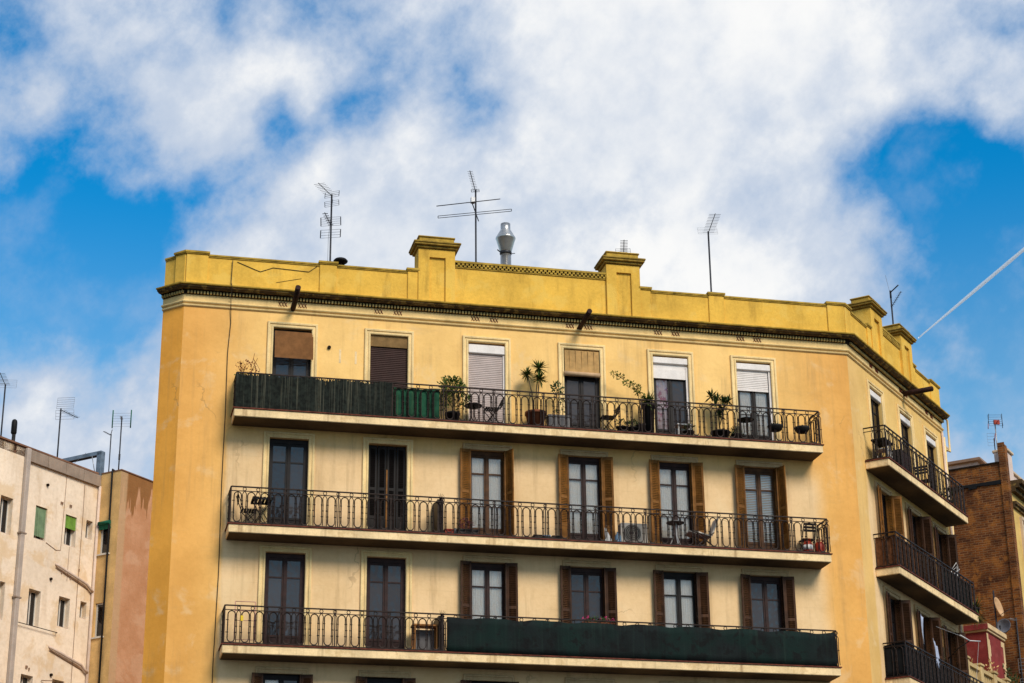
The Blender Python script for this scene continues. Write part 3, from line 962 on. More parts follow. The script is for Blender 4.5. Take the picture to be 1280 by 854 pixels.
def balcony(x0, x1, z, dep, side):
    rz = TH if side else 0.0
    loc = place(0, z, side)
    th = .255
    sb = obj('balcony', MB().box(x0, x1, -dep, .0, -th, -.035), 'slab', bld, loc, rz, bevel=.015)
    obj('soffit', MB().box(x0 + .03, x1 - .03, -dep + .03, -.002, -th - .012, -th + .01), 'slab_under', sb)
    obj('edge_strip', MB().box(x0 - .03, x1 + .03, -dep - .03, .0, -.035, -.005), 'rust', sb)
    yr = -dep + .06
    a, b = x0 + .04, x1 - .04
    r = MB()
    for zz, hh, ww in ((1.0, .016, .038), (.885, .010, .022), (.03, .012, .026)):
        r.box(a, b, yr - ww / 2, yr + ww / 2, zz - hh, zz + hh)
        r.box(a - ww / 2, a + ww / 2, yr + ww / 2, -.002, zz - hh, zz + hh).box(b - ww / 2, b + ww / 2, yr + ww / 2, -.002, zz - hh, zz + hh)
    n = round((b - a) / PITCH)
    p = (b - a) / n
    for i in range(0, n + 1):
        if i % 4 == 0 or i == n:
            x = a + i * p
            r.box(x - .014, x + .014, yr - .012, yr + .012, 0, .99)
    obj('railing', r, 'iron', sb)
    for i in range(n):
        obj('baluster', BALU, None, sb, (a + (i + .5) * p, yr, 0))
    for xx in (a, b):
        m = int((dep - .06) / PITCH)
        for i in range(m):
            obj('baluster', BALU, None, sb, (xx, yr + .18 + (i) * PITCH, 0), pi / 2)
    return sb


def reeds(x0, x1, y, z0, z1, fray, seed, wd=.032):
    rr = random.Random(seed)
    mb = MB()
    n = int((x1 - x0) / wd)
    dx = (x1 - x0) / n
    for i in range(n):
        x = x0 + (i + .5) * dx
        zt = z1 - fray * rr.random() ** 2 - .02 * sin(i * .13)
        yy = y + rr.uniform(-.008, .008)
        mb.obox((x, yy, (z0 + zt) / 2), (dx * .62, 0, 0), (0, .005, 0), (rr.uniform(-.006, .006), rr.uniform(-.004, .004), (zt - z0) / 2))
    return mb


def cloth(x0, x1, y, z0, z1, sag, seed, amp=.018, n=None):
    rr = random.Random(seed)
    n = n or int((x1 - x0) / .06)
    ph = [rr.random() * 6 for _ in range(4)]
    mb = MB()
    rows = 5
    grid = []
    for k in range(rows + 1):
        t = k / rows
        row = []
        for i in range(n + 1):
            x = x0 + (x1 - x0) * i / n
            yy = y + amp * (sin(x * 6.3 + ph[0]) * .6 + sin(x * 17 + ph[1] + t) * .4 + .5 * sin(x * 2.1 + t * 3 + ph[2]))
            zt = z1 - sag * abs(sin((x - x0) * pi / 1.4 + ph[3] * .1)) - .012 * sin(x * 9 + ph[2])
            row.append((x, yy, z0 + (zt - z0) * t))
        grid.append(row)
    for row in grid:
        mb.v += row
    for k in range(rows):
        for i in range(n):
            a = k * (n + 1) + i
            mb.f.append((a, a + 1, a + n + 2, a + n + 1))
            mb.sm.append(True)
    return mb


def solid(o, th=.008):
    m = o.modifiers.new('thick', 'SOLIDIFY')
    m.thickness = th
    return o


DEP = .78
bA = balcony(1.42, 18.08, FLOOR['A'], DEP, False)
bB = balcony(1.40, 18.10, FLOOR['B'], DEP, False)
bC = balcony(1.37, 18.14, FLOOR['C'], DEP, False)
sA = balcony(.86, 8.2, FLOOR['A'] + .06, .72, True)
sB = balcony(1.02, 8.32, FLOOR['B'] + .06, .72, True)
sC = balcony(1.10, 8.4, FLOOR['C'] + .06, .72, True)
YR = -DEP + .10
obj('reed_screen', reeds(1.44, 5.66, -DEP + .028, .01, .985, .07, 3, .022), 'reed', bA, kind='stuff')
solid(obj('fabric_screen', cloth(5.68, 7.0, YR, .02, .93, .06, 5), 'green_cloth', bA))
solid(obj('tarpaulin', cloth(7.2, 18.06, -DEP + .022, .01, .95, .05, 8, .013), 'tarp', bC))
solid(obj('tarpaulin', cloth(-.66, -.02, 0, .03, .93, .03, 9, .012), 'tarp', bC, (18.07, 0, 0), pi / 2))
obj('reed_screen', reeds(1.10, 3.3, -.62, .01, .93, .09, 13, .028), 'reed_brown', sB, kind='stuff')
obj('reed_screen', reeds(-.62, -.04, 0, .01, .93, .09, 14, .028), 'reed_brown', sB, (1.10, 0, 0), pi / 2, kind='stuff')
solid(obj('fabric_screen', cloth(5.4, 8.2, -.60, .02, .94, .04, 15), 'tarp', sB))
solid(obj('fabric_screen', cloth(1.16, 5.3, -.60, .02, .98, .02, 17, .008), 'black_cloth', sC))
solid(obj('fabric_screen', cloth(-.60, -.02, 0, .02, .98, .02, 18, .006), 'black_cloth', sC, (1.17, 0, 0), pi / 2))
# dividers with spikes between the flats
for bal, x in ((bB, 7.02), (bC, 7.06)):
    mb = MB().box(x - .07, x + .07, -DEP + .07, -.02, .02, .96)
    for k in range(5):
        t = -.5 + k * .45
        mb.tube([(x, -DEP + .08, .92), (x + .12 * sin(t), -DEP + .06 - .10 * cos(t), .92 + .17 * cos(t * .6))], [.012, .003], 4)
    obj('divider', mb, 'iron', bal)

# ---- cables, cracks and marks on the facade
obj('cable', MB().tube([(1.27, -.05, 23.35), (1.25, -.05, 22.62), (1.24, -.42, 22.49), (1.25, -.42, 22.40), (1.26, -.10, 22.20), (1.29, -.022, 21.5), (1.24, -.02, 20.6), (1.25, -.022, 19.0), (1.24, -.02, 16.9), (1.26, -.02, 14.4), (1.22, -.02, 12.0), (1.24, -.02, 9)], .011, 5), 'cable', bld)
obj('cable', MB().tube([(1.4, -.012, 23.33), (1.9, -.012, 23.14), (2.05, -.012, 23.09), (2.4, -.012, 23.24), (2.9, -.012, 23.22), (3.4, -.012, 23.2), (3.62, -.012, 23.38)], .010, 5), 'cable', bld)
obj('cable', MB().tube([(2.5, -.008, 22.8), (2.8, -.008, 22.88), (3.2, -.008, 22.98)], .006, 4), 'cable', bld)
obj('wall_bracket', MB().tube([(4.02, .0, 20.98), (4.02, -.05, 20.98)], .05, 8), 'near_black', bld)
obj('wall_scar', MB().box(4.3, 4.36, -.004, .01, 20.55, 20.95).box(4.74, 4.8, -.004, .01, 20.55, 20.92), 'slab', bld)
# drain pipes at the far end of the street side
e = Vector((XR, 0, 0)) + DV * (SIDE_LEN + .10) + NV * .02
obj('drain_pipe', MB().tube([e + Vector((0, 0, z)) for z in (4, 12, 18, 21.8)], .05, 8).tube([e + Vector((0, 0, 21.42)), e + DV * .40 + NV * .05 + Vector((0, 0, 21.40)), e + DV * .42 + NV * .05 + Vector((0, 0, 22.50)), e + DV * .15 + Vector((0, 0, 22.58))], .035, 8), 'trim', bld)
e2 = e - DV * .22 + NV * .03
obj('drain_pipe', MB().tube([e2 + Vector((0, 0, 4)), e2 + Vector((0, 0, 21.9))], .04, 8), 'pvc', bld)


# ------------------------------------------------------------------ roof: antennas, cowl, vent
def yagi(mb, p0, d, L, n, el, r=.006, taper=.0):
    p0, d = Vector(p0), Vector(d).normalized()
    sd = d.cross(Vector((0, 0, 1))).normalized()
    mb.tube([p0, p0 + d * L], .012, 5)
    for i in range(n):
        t = (i + .5) / n
        q = p0 + d * L * t
        h = el / 2 * (1 - taper * t)
        mb.tube([q - sd * h, q + sd * h], r, 4)
    return sd


def grid_panel(mb, c, sd, wd, ht, tilt, n=5, r=.005, ends=.009):
    """reflector: horizontal rods between two upright bars"""
    c = Vector(c)
    upv = Vector(tilt).normalized()
    for i in range(n):
        q = c + upv * ht * (i / (n - 1) - .5)
        mb.tube([q - sd * wd / 2, q + sd * wd / 2], r, 4)
    for s in (-1, 1):
        mb.tube([c + sd * wd / 2 * s - upv * ht / 2, c + sd * wd / 2 * s + upv * ht / 2], ends, 4)


def mast(name, label, x, y, z0, z1, r=.028, mat='ant', group='television antennas on the roofs'):
    t = thing(name, label, 'antenna', (x, y, z0), group=group)
    obj('mast', MB().tube([(0, 0, 0), (0, 0, z1 - z0)], r, 7), mat, t)
    return t


t = mast('antenna', 'antenna with two stacked grid reflectors, left of the mushroom vent', 4.32, 2.5, ROOF, 26.85)
mb = MB()
sd = yagi(mb, (0, 0, 4.42), (-.51, -.80, 0), .95, 9, .34)
obj('boom', mb, 'ant', t)
mb = MB()
grid_panel(mb, (.02, .1, 4.52), sd, .46, .22, (.1, .3, 1), 4)
grid_panel(mb, (.02, .1, 4.22), sd, .46, .16, (-.1, -.3, 1), 4)
obj('reflector', mb, 'ant', t)
mb = MB()
sd = yagi(mb, (0, -.02, 3.43), (-.34, -.96, 0), .95, 6, .16, .012)
obj('boom', mb, 'ant', t)
mb = MB()
grid_panel(mb, (.0, .08, 3.62), sd, .60, .32, (0, .25, 1), 5, .005, .014)
grid_panel(mb, (.0, .08, 3.22), sd, .60, .24, (0, -.25, 1), 4, .005, .014)
obj('reflector', mb, 'ant', t)
obj('cable', MB().tube([(.03, -.04, 4.3), (-.08, -.05, 3.0), (-.08, -.05, .2)], .005, 4), 'ant', t)

t = mast('antenna', 'tall antenna with long crossed dipoles beside the left parapet pillar', 8.83, 3.0, ROOF, 27.68)
mb = MB()
sd = yagi(mb, (0, 0, 5.22), (-.49, -1.45, 0), 1.5, 13, .16)
obj('boom', mb, 'ant', t)
mb = MB()
grid_panel(mb, (.0, .07, 5.30), sd, .24, .12, (0, .4, 1), 3)
obj('reflector', mb, 'ant', t)
mb = MB()
A, B = Vector((-1.15, .40, 4.82)), Vector((.66, -.50, 4.82))
mb.tube([A, B], .015, 5)
obj('dipole', mb, 'ant', t)
mb = MB()
A, B = Vector((-1.08, .50, 4.50)), Vector((1.02, -.45, 4.50))
for dz in (-.035, .035):
    mb.tube([A + Vector((0, 0, dz)), B + Vector((0, 0, dz))], .011, 4)
for q in (A, B):
    mb.tube([q - Vector((0, 0, .035)), q + Vector((0, 0, .035))], .011, 4)
obj('dipole', mb, 'ant', t)
obj('boom', MB().tube([(-.24, -.55, 4.60), (.22, .62, 4.54)], .016, 5), 'ant', t)
obj('junction_box', MB().box(-.16, -.04, -.1, .02, 4.82, 5.0), 'ant_light', t)

t = mast('antenna', 'small antenna just peeping over the right front parapet pillar', 12.97, 1.2, ROOF, 25.16)
mb = MB()
sd = yagi(mb, (0, 0, 2.76), (-.26, -.94, 0), .97, 9, .22, .008)
obj('boom', mb, 'ant', t)
mb = MB()
grid_panel(mb, (0, .06, 2.86), sd, .44, .18, (0, .35, 1), 4, .004, .005)
obj('reflector', mb, 'ant', t)

t = mast('antenna', 'lone antenna on a thin mast behind the parapet pier, right part of the roof', 16.31, 3.0, ROOF, 26.95)
mb = MB()
sd = yagi(mb, (0, 0, 4.52), (-.25, -1.44, 0), 1.45, 13, .36)
obj('boom', mb, 'ant', t)
mb = MB()
grid_panel(mb, (0, .06, 4.62), sd, .62, .26, (0, .35, 1), 5, .003, .003)
obj('reflector', mb, 'ant_light', t)

p = Vector((XR, 0, 0)) + DV * 7.0 - NV * .8
t = mast('antenna', 'dark antenna with two slanting arms behind the street side pillars', p.x, p.y, ROOF, 26.62)
obj('boom', MB().tube([(0, 0, 4.18), (.02, -.60, 4.20)], .022, 5).tube([(0, 0, 3.98), (0, 0, 4.24)], .035, 6), 'ant', t)
mb = MB()
sd = yagi(mb, (0, 0, 3.66), (-0.24, -1.32, 0), 1.34, 9, .12)
obj('boom', mb, 'ant', t)
obj('reflector', MB().tube([(-.02, 0, 4.15), (-.12, .02, 4.8)], .006, 4).tube([(.3, .1, 2.5), (.3, .1, 3.2)], .006, 4), 'ant_light', t)

t = thing('chimney_cowl', 'shiny steel flue with a double cone cowl between the parapet pillars', 'chimney', (9.76, 3.0, ROOF))
obj('flue_pipe', MB().lathe([(.165, 0), (.165, 3.30)], 20), 'steel', t)
obj('cowl', MB().lathe([(.165, 3.26), (.18, 3.30), (.295, 3.70), (.305, 3.72), (.305, 3.75), (.295, 3.77), (.155, 4.02), (.15, 4.05), (.15, 4.22)], 24), 'steel', t)
obj('flue_band', MB().lathe([(.175, 3.20), (.185, 3.22), (.185, 3.27), (.175, 3.29)], 20).tube([(.18, 0, 3.25), (.28, -.05, 3.25)], .012, 5).tube([(-.18, 0, 3.28), (-.27, -.05, 3.32)], .02, 5), 'ant', t)
t = thing('roof_vent', 'black mushroom roof vent behind the left part of the parapet', 'vent', (4.56, 2.0, ROOF))
obj('vent_pipe', MB().tube([(-.07, 0, 0), (-.07, 0, 2.10)], .03, 6).tube([(.09, 0, 0), (.09, 0, 2.10)], .035, 6).box(-.09, .09, -.05, .05, 0, 1.9), 'black', t)
obj('vent_cap', MB().lathe([(.06, 2.02), (.20, 2.07), (.215, 2.11), (.17, 2.16), (.02, 2.18)], 16), 'black', t)


# ------------------------------------------------------------------ plants
def leaves(mb, c, rad, n, size, seed, drop=.25, flat=.5):
    rr = random.Random(seed)
    for _ in range(n):
        while True:
            v = Vector((rr.uniform(-1, 1), rr.uniform(-1, 1), rr.uniform(-1, 1)))
            if .25 < v.length < 1:
                break
        q = Vector(c) + Vector((v.x * rad[0], v.y * rad[1], v.z * rad[2])) * (.75 + .35 * rr.random())
        d = (v + Vector((rr.uniform(-.8, .8), rr.uniform(-.8, .8), rr.uniform(-.3, 1.0)))).normalized()
        s = d.orthogonal().normalized()
        s = (Matrix.Rotation(rr.random() * 6.28, 3, d) @ s)
        L = size * rr.uniform(.6, 1.3)
        mb.face([q, q + d * L * .5 + s * L * .26, q + d * L, q + d * L * .5 - s * L * .26])


def blades(mb, c, n, L, wd, seed, upward=.3):
    rr = random.Random(seed)
    c = Vector(c)
    for _ in range(n):
        d = Vector((rr.gauss(0, 1), rr.gauss(0, 1), rr.gauss(upward, .75))).normalized()
        s = d.cross(Vector((0, 0, 1)))
        s = s.normalized() if s.length > .01 else Vector((1, 0, 0))
        l = L * rr.uniform(.7, 1.15)
        mid = c + d * l * .55
        tip = c + d * l + Vector((0, 0, -.12 * l * (1 - abs(d.z))))
        mb.face([c - s * wd * .35, mid - s * wd * .5, tip, mid + s * wd * .5, c + s * wd * .35])


def pot(r0, r1, h, n=16):
    return MB().lathe([(r0, 0), (r1, h * .85), (r1 * 1.1, h * .86), (r1 * 1.1, h), (r1 * .9, h), (r1 * .88, h * .9)], n)


FA, FB, FC = FLOOR['A'], FLOOR['B'], FLOOR['C']
YM = -.40
t = thing('potted_plant', 'dry reddish plant above the left end of the dark reed screen', 'plant', (1.78, -.42, FA), group='plants on the balconies')
obj('planter', MB().box(-.32, .32, -.12, .12, .62, 1.0).box(-.25, -.2, -.1, .1, 0, .62).box(.2, .25, -.1, .1, 0, .62), 'pot_dark', t)
mb = MB()
for i in range(9):
    rr = random.Random(i)
    x = rr.uniform(-.28, .28)
    mb.tube([(x, 0, 1.0), (x + rr.uniform(-.06, .06), rr.uniform(-.08, .08), 1.2), (x + rr.uniform(-.12, .2), rr.uniform(-.1, .1), 1.3 + rr.random() * .3)], .006, 4)
mb.tube([(.1, 0, 1.0), (.08, 0, 1.3), (.16, -.02, 1.68)], .006, 4)
obj('stem', mb, 'leaf_dry', t)
mb = MB()
leaves(mb, (-.02, 0, 1.24), (.34, .12, .24), 130, .065, 4)
obj('foliage', mb, 'leaf_dry', t)
mb = MB()
leaves(mb, (-.08, 0, 1.03), (.30, .12, .06), 60, .07, 6)
obj('foliage', mb, 'leaf', t)

t = thing('potted_plant', 'bushy shrub rising over the railing next to the green fabric screen', 'plant', (7.42, YM, FA), group='plants on the balconies')
obj('pot', pot(.15, .2, .34), 'pot_dark', t)
obj('stem', MB().tube([(0, 0, .3), (.02, 0, .7), (0, 0, 1.1)], .02, 5).tube([(0, 0, .5), (.25, 0, .9)], .012, 5).tube([(0, 0, .5), (-.25, 0, .95)], .012, 5), 'stem', t)
mb = MB()
leaves(mb, (0, 0, 1.14), (.36, .22, .27), 420, .10, 11)
leaves(mb, (-.25, -.05, .74), (.26, .15, .30), 150, .09, 12)
leaves(mb, (.32, -.05, .72), (.24, .15, .26), 130, .09, 13)
obj('foliage', mb, 'leaf', t)
mb = MB()
leaves(mb, (0, 0, 1.18), (.36, .22, .25), 120, .08, 14)
leaves(mb, (0, 0, .7), (.45, .15, .25), 60, .08, 15)
obj('foliage', mb, 'leaf_yellow', t)

t = thing('yucca', 'spiky yucca with three heads in a terracotta pot against the yellow wall', 'plant', (9.78, YM, FA), group='plants on the balconies')
obj('pot', pot(.2, .28, .52), 'pot_terra', t)
for pts in ([(-.05, 0, .5), (-.10, 0, 1.1), (-.22, 0, 1.62)], [(.0, 0, .5), (.03, 0, 1.2), (.11, 0, 1.78)], [(.05, 0, .5), (.07, .0, 1.0), (.10, -.06, 1.46)]):
    obj('stem', MB().tube(pts, [.022, .02, .018], 6), 'stem', t)
for c, L, k in (((-.23, 0, 1.64), .24, 1), ((.11, 0, 1.84), .30, 2), ((.12, -.06, 1.50), .27, 3)):
    mb = MB()
    blades(mb, c, 95, L, .034, 20 + k, .45)
    obj('foliage', mb, 'leaf', t)

t = thing('potted_plant', 'thin dark leaved plant in a grey trough left of the bamboo blind door', 'plant', (10.42, YM, FA), group='plants on the balconies')
obj('trough', MB().box(-.3, .3, -.13, .13, 0, .42).box(-.32, .32, -.15, .15, .40, .45), 'pot_grey', t)
mb = MB()
for k, (x, h) in enumerate(((-.05, 1.38), (.12, 1.0), (-.16, .9))):
    mb.tube([(x, 0, .4), (x + .03, 0, .9 * h), (x - .02, 0, h)], .009, 4)
obj('stem', mb, 'stem', t)
mb = MB()
leaves(mb, (-.02, 0, 1.28), (.15, .10, .18), 80, .10, 31)
leaves(mb, (.0, 0, .85), (.22, .1, .35), 60, .09, 32)
obj('foliage', mb, 'leaf_dark', t)

t = thing('climbing_plant', 'yellowish vine arching over the wall right of the bamboo blind door', 'plant', (12.86, YM, FA), group='plants on the balconies')
obj('pot', pot(.15, .19, .34), 'pot_dark', t)
arc = [(0, 0, .3), (-.05, 0, .9), (-.10, 0, 1.35), (-.25, -.02, 1.52), (-.42, -.03, 1.58), (-.60, -.04, 1.74), (-.78, -.04, 1.80)]
obj('stem', MB().tube(arc, .010, 5), 'stem', t)
mb = MB()
for k, q in enumerate(arc[2:]):
    leaves(mb, q, (.12, .07, .09), 38, .075, 40 + k)
leaves(mb, (-.08, 0, 1.42), (.10, .08, .14), 50, .08, 48)
obj('foliage', mb, 'leaf_yellow', t)

t = thing('potted_plant', 'spiky grassy plant at the rail beside the pink curtained door', 'plant', (13.02, YM - .12, FA), group='plants on the balconies')
obj('pot', pot(.13, .17, .95), 'pot_dark', t)
mb = MB()
blades(mb, (0, 0, .98), 90, .40, .03, 51, .6)
leaves(mb, (0, 0, 1.08), (.2, .15, .14), 90, .08, 52)
obj('foliage', mb, 'leaf', t)

t = thing('potted_plant', 'dark oleander with pointed leaves between the two right hand top doors', 'plant', (15.16, YM, FA), group='plants on the balconies')
obj('pot', pot(.2, .26, .3), 'pot_dark', t)
obj('stem', MB().tube([(0, 0, .25), (-.02, 0, .8), (-.15, 0, 1.3)], .02, 5).tube([(0, 0, .5), (.12, 0, .9), (.22, 0, 1.25)], .015, 5), 'stem', t)
for k, (x, z) in enumerate(((-.22, 1.36), (-.05, 1.28), (.14, 1.20), (.28, 1.24), (-.12, 1.12), (.10, .98), (.0, .8))):
    mb = MB()
    blades(mb, (x, 0, z), 26, .27, .055, 60 + k, .5)
    obj('foliage', mb, 'leaf_dark', t)

for k, x in enumerate((12.25, 12.55, 15.62, 14.2)):
    lab = ['dark pot of low leaves, left one of a pair right of the bamboo blind door', 'dark pot of low leaves, right one of a pair under the arching vine',
           'dark pot of low leaves behind the rail, left of the rightmost top door', 'dark pot of low leaves below the grey shuttered pane of the pink curtained door'][k]
    t = thing('potted_plant', lab, 'plant', (x, YM - .05, FA), group='plants on the balconies')
    obj('pot', pot(.11, .15, .24), 'pot_dark', t)
    mb = MB()
    leaves(mb, (0, 0, .32), (.17, .14, .13), 70, .08, 70 + k)
    obj('foliage', mb, 'leaf_dark', t)
for k, x in enumerate((16.75, 17.55)):
    t = thing('hanging_bowl', ['black bowl planter on the rail right of the white curtained top door', 'black bowl planter nearest the right end of the top railing'][k], 'planter', (x, -.60, FA), group='bowl planters on the top railing')
    obj('bowl', MB().lathe([(.05, .34), (.16, .38), (.22, .48), (.23, .52), (.19, .52)], 16), 'pot_dark', t)
    obj('hook', MB().tube([(-.2, -.03, .5), (-.2, -.06, .98), (-.2, -.11, 1.02)], .008, 4).tube([(.2, -.03, .5), (.2, -.06, .98), (.2, -.11, 1.02)], .008, 4), 'iron', t)
    mb = MB()
    leaves(mb, (0, 0, .53), (.15, .12, .05), 40, .06, 80 + k)
    obj('foliage', mb, 'leaf_dark', t)


# ------------------------------------------------------------------ balcony furniture
def round_table(name, label, x, y, z, h, r, mat, legmat):
    t = thing(name, label, 'table', (x, y, z))
    obj('tabletop', MB().lathe([(r * .96, h - .025), (r, h - .02), (r, h), (r * .96, h + .004)], 22), mat, t)
    for k in range(3):
        a = 2 * pi * k / 3 + .5
        obj('leg', MB().tube([(.06 * cos(a), .06 * sin(a), h - .02), (.05 * cos(a), .05 * sin(a), h * .5), (.12 * cos(a), .12 * sin(a), h * .28), (.24 * cos(a), .24 * sin(a), .0)], .014, 6), legmat, t)
    return t


def folding_chair(label, x, y, z, rz, mat, seat_z=.45, back=.86, wd=.40, group='chairs on the balconies'):
    t = thing('folding_chair', label, 'chair', (x, y, z), rz, group)
    mb = MB()
    for i in range(6):
        mb.box(-.20 + i * .068, -.20 + i * .068 + .052, -wd / 2, wd / 2, seat_z - .02, seat_z)
    obj('seat', mb, mat, t)
    mb = MB()
    for i in range(3):
        zz = back - .04 - i * .09
        mb.obox((-.27 - (zz - .5) * .12, 0, zz), (.008, 0, 0), (0, wd / 2, 0), (-.004, 0, .033))
    obj('backrest', mb, mat, t)
    for s in (-1, 1):
        obj('leg', MB().tube([(.24, s * wd / 2, 0), (-.17, s * wd / 2, seat_z), (-.33, s * wd / 2, back)], .012, 5), mat, t)
        obj('leg', MB().tube([(-.24, s * (wd / 2 - .03), 0), (.18, s * (wd / 2 - .03), seat_z - .02)], .012, 5), mat, t)
    return t


round_table('round_table', 'dark round table in front of the pink roller shutter', 8.0, -.42, FA, .60, .25, 'black', 'iron')
folding_chair('black folding chair right of the dark round table by the pink roller shutter', 8.52, -.40, FA, pi, 'black', .54, .86, .36)
folding_chair('black folding chair behind the railing just right of the bamboo blind door', 11.85, -.40, FA, pi, 'black', .52, .86, .38)
round_table('round_table', 'dark round table at the foot of the rightmost top door', 15.95, -.36, FA, .74, .24, 'black', 'iron')
t = thing('stool', 'low white stool behind the railing by the grey pane of the pink curtained door', 'stool', (14.1, -.30, FA))
obj('seat', MB().box(-.22, .22, -.17, .17, .42, .46), 'white_paint', t, bevel=.01)
for sx in (-1, 1):
    for sy in (-1, 1):
        obj('leg', MB().bar((sx * .20, sy * .14, 0), (sx * .17, sy * .12, .42), .03), 'white_paint', t)

t = thing('folding_table', 'black slatted bistro table on crossed legs at the left end of the middle balcony', 'table', (2.28, -.42, FB))
mb = MB()
for i in range(6):
    x = -.27 + i * .092
    mb.obox((x + .04, 0, .76), (.036, 0, 0), (0, .27, 0), (0, 0, .009))
mb.box(-.27, .27, -.26, -.235, .70, .75).box(-.27, .27, .235, .26, .70, .75)
obj('tabletop', mb, 'black', t)
for s in (-1, 1):
    obj('leg', MB().tube([(-.24, s * .22, 0), (.22, s * .22, .74)], .012, 5), 'black', t)
    obj('leg', MB().tube([(.24, s * .20, 0), (-.22, s * .20, .74)], .012, 5), 'black', t)
folding_chair('black slatted bistro chair beside the crossed leg table on the middle balcony', 1.95, -.42, FB, 0, 'black', .45, .88, .38)

tag(obj('storage_box', MB().box(-.12, .12, -.1, .1, 0, .16).box(-.13, .13, -.11, .11, .16, .2), 'gas_red', None, (7.30, -.45, FB), bevel=.01), 'small red box on the middle balcony right of the black divider', 'box')
t = thing('heather_trough', 'reddish heather in a black trough by the left curtained door of the middle balcony', 'plant', (7.80, -.50, FB), group='plants on the balconies')
obj('trough', MB().box(-.28, .28, -.11, .11, 0, .18).box(-.3, .3, -.13, .13, .16, .2), 'pot_dark', t)
mb = MB()
leaves(mb, (-.05, 0, .34), (.20, .12, .20), 260, .055, 90)
obj('foliage', mb, 'heather', t)
tag(obj('bag', MB().lathe([(.08, 0), (.12, .06), (.12, .16), (.07, .23), (.03, .26)], 10), 'pot_grey', None, (7.50, -.42, FB)), 'small grey bag between the red box and the heather trough', 'bag')
for k, (x, w2, m) in enumerate(((9.74, .11, 'pot_dark'), (9.99, .10, 'pot_dark'), (10.28, .13, 'black'))):
    t = thing('crate', ['small dark crate, left one of three between two curtained doors', 'small dark crate with a pale lid, middle of three between two curtained doors', 'wide black crate, right one of three between two curtained doors'][k], 'crate', (x, -.5, FB), group='small crates on the middle balcony')
    obj('crate_body', MB().box(-w2, w2, -.1, .1, 0, .12), m, t, bevel=.008)
    obj('lid', MB().box(-w2 - .01, w2 + .01, -.11, .11, .12, .15), 'bottle_blue' if k == 1 else m, t)
tag(obj('board', MB().obox((0, 0, .38), (.09, 0, 0), (0, .012, 0), (0, .05, .38)), 'white_paint', None, (11.85, -.12, FB)), 'white board leaning on the wall left of the air conditioner', 'board')
tag(obj('water_bottle', MB().lathe([(.085, 0), (.09, .02), (.09, .24), (.03, .33), (.03, .37)], 12), 'bottle_blue', None, (12.02, -.5, FB)), 'blue water bottle left of the air conditioner on the middle balcony', 'bottle')
t = thing('air_conditioner', 'white air conditioner with a round fan grille on the middle balcony', 'air conditioner', (12.5, -.32, FB))
obj('casing', MB().box(-.38, .38, -.14, .14, .08, .66), 'unit_grey', t, bevel=.015)
obj('foot', MB().box(-.3, -.24, -.16, .16, 0, .08).box(.24, .3, -.16, .16, 0, .08), 'pot_dark', t)
g = obj('fan_recess', MB().lathe([(.24, 0), (.24, .012)], 24, (-.06, -.142, .37), (0, -1, 0)), 'pot_dark', t)
mb = MB()
for r in (.06, .11, .16, .21, .245):
    mb.tube([(-.06 + r * cos(2 * pi * k / 20), -.162, .37 + r * sin(2 * pi * k / 20)) for k in range(20)], .006, 4, closed=True)
obj('fan_grille', mb, 'unit_grey', t)
t = round_table('round_table', 'round grey bistro table with curved white legs on the middle balcony', 13.69, -.46, FB, .74, .25, 'pot_grey', 'white_metal')
t = thing('lounge_chair', 'white canvas lounge chair right of the white legged table', 'chair', (14.45, -.42, FB), group='chairs on the balconies')
obj('seat', MB().obox((-.03, 0, .42), (.25, 0, -.07), (0, .22, 0), (.006, 0, .02)).obox((-.32, 0, .44), (.10, 0, -.035), (0, .22, 0), (.004, 0, .015)), 'canvas', t, bevel=.01)
obj('backrest', MB().obox((.34, 0, .64), (.10, 0, .26), (0, .22, 0), (-.02, 0, .008)), 'canvas', t, bevel=.01)
for s in (-1, 1):
    obj('leg', MB().bar((-.30, s * .21, 0.0), (.30, s * .21, .46), .03), 'door_red', t)
    obj('leg', MB().bar((.36, s * .19, 0.0), (-.22, s * .19, .46), .03), 'door_red', t)
for k, x in enumerate((17.55, 17.90)):
    t = thing('gas_cylinder', ['red gas cylinder with a white band at the right end of the middle balcony', 'plain red gas cylinder at the right end of the middle balcony'][k], 'gas cylinder', (x, -.46, FB), group='gas cylinders on the middle balcony')
    obj('bottle_body', MB().lathe([(.12, 0), (.14, .03), (.14, .30), (.10, .38), (.04, .41)], 16), 'gas_red', t)
    if k == 0:
        obj('white_band', MB().lathe([(.143, .14), (.143, .28)], 16), 'white_paint', t)
    obj('collar', MB().tube([(.085 * cos(2 * pi * j / 12), .085 * sin(2 * pi * j / 12), .46) for j in range(12)], .012, 4, closed=True).tube([(.08, 0, .38), (.085, 0, .46)], .01, 4).tube([(-.08, 0, .38), (-.085, 0, .46)], .01, 4), 'gas_red', t)
folding_chair('folded dark chair leaning behind the gas cylinders', 17.62, -.22, FB, pi / 2, 'pot_dark', .5, .92, .36)

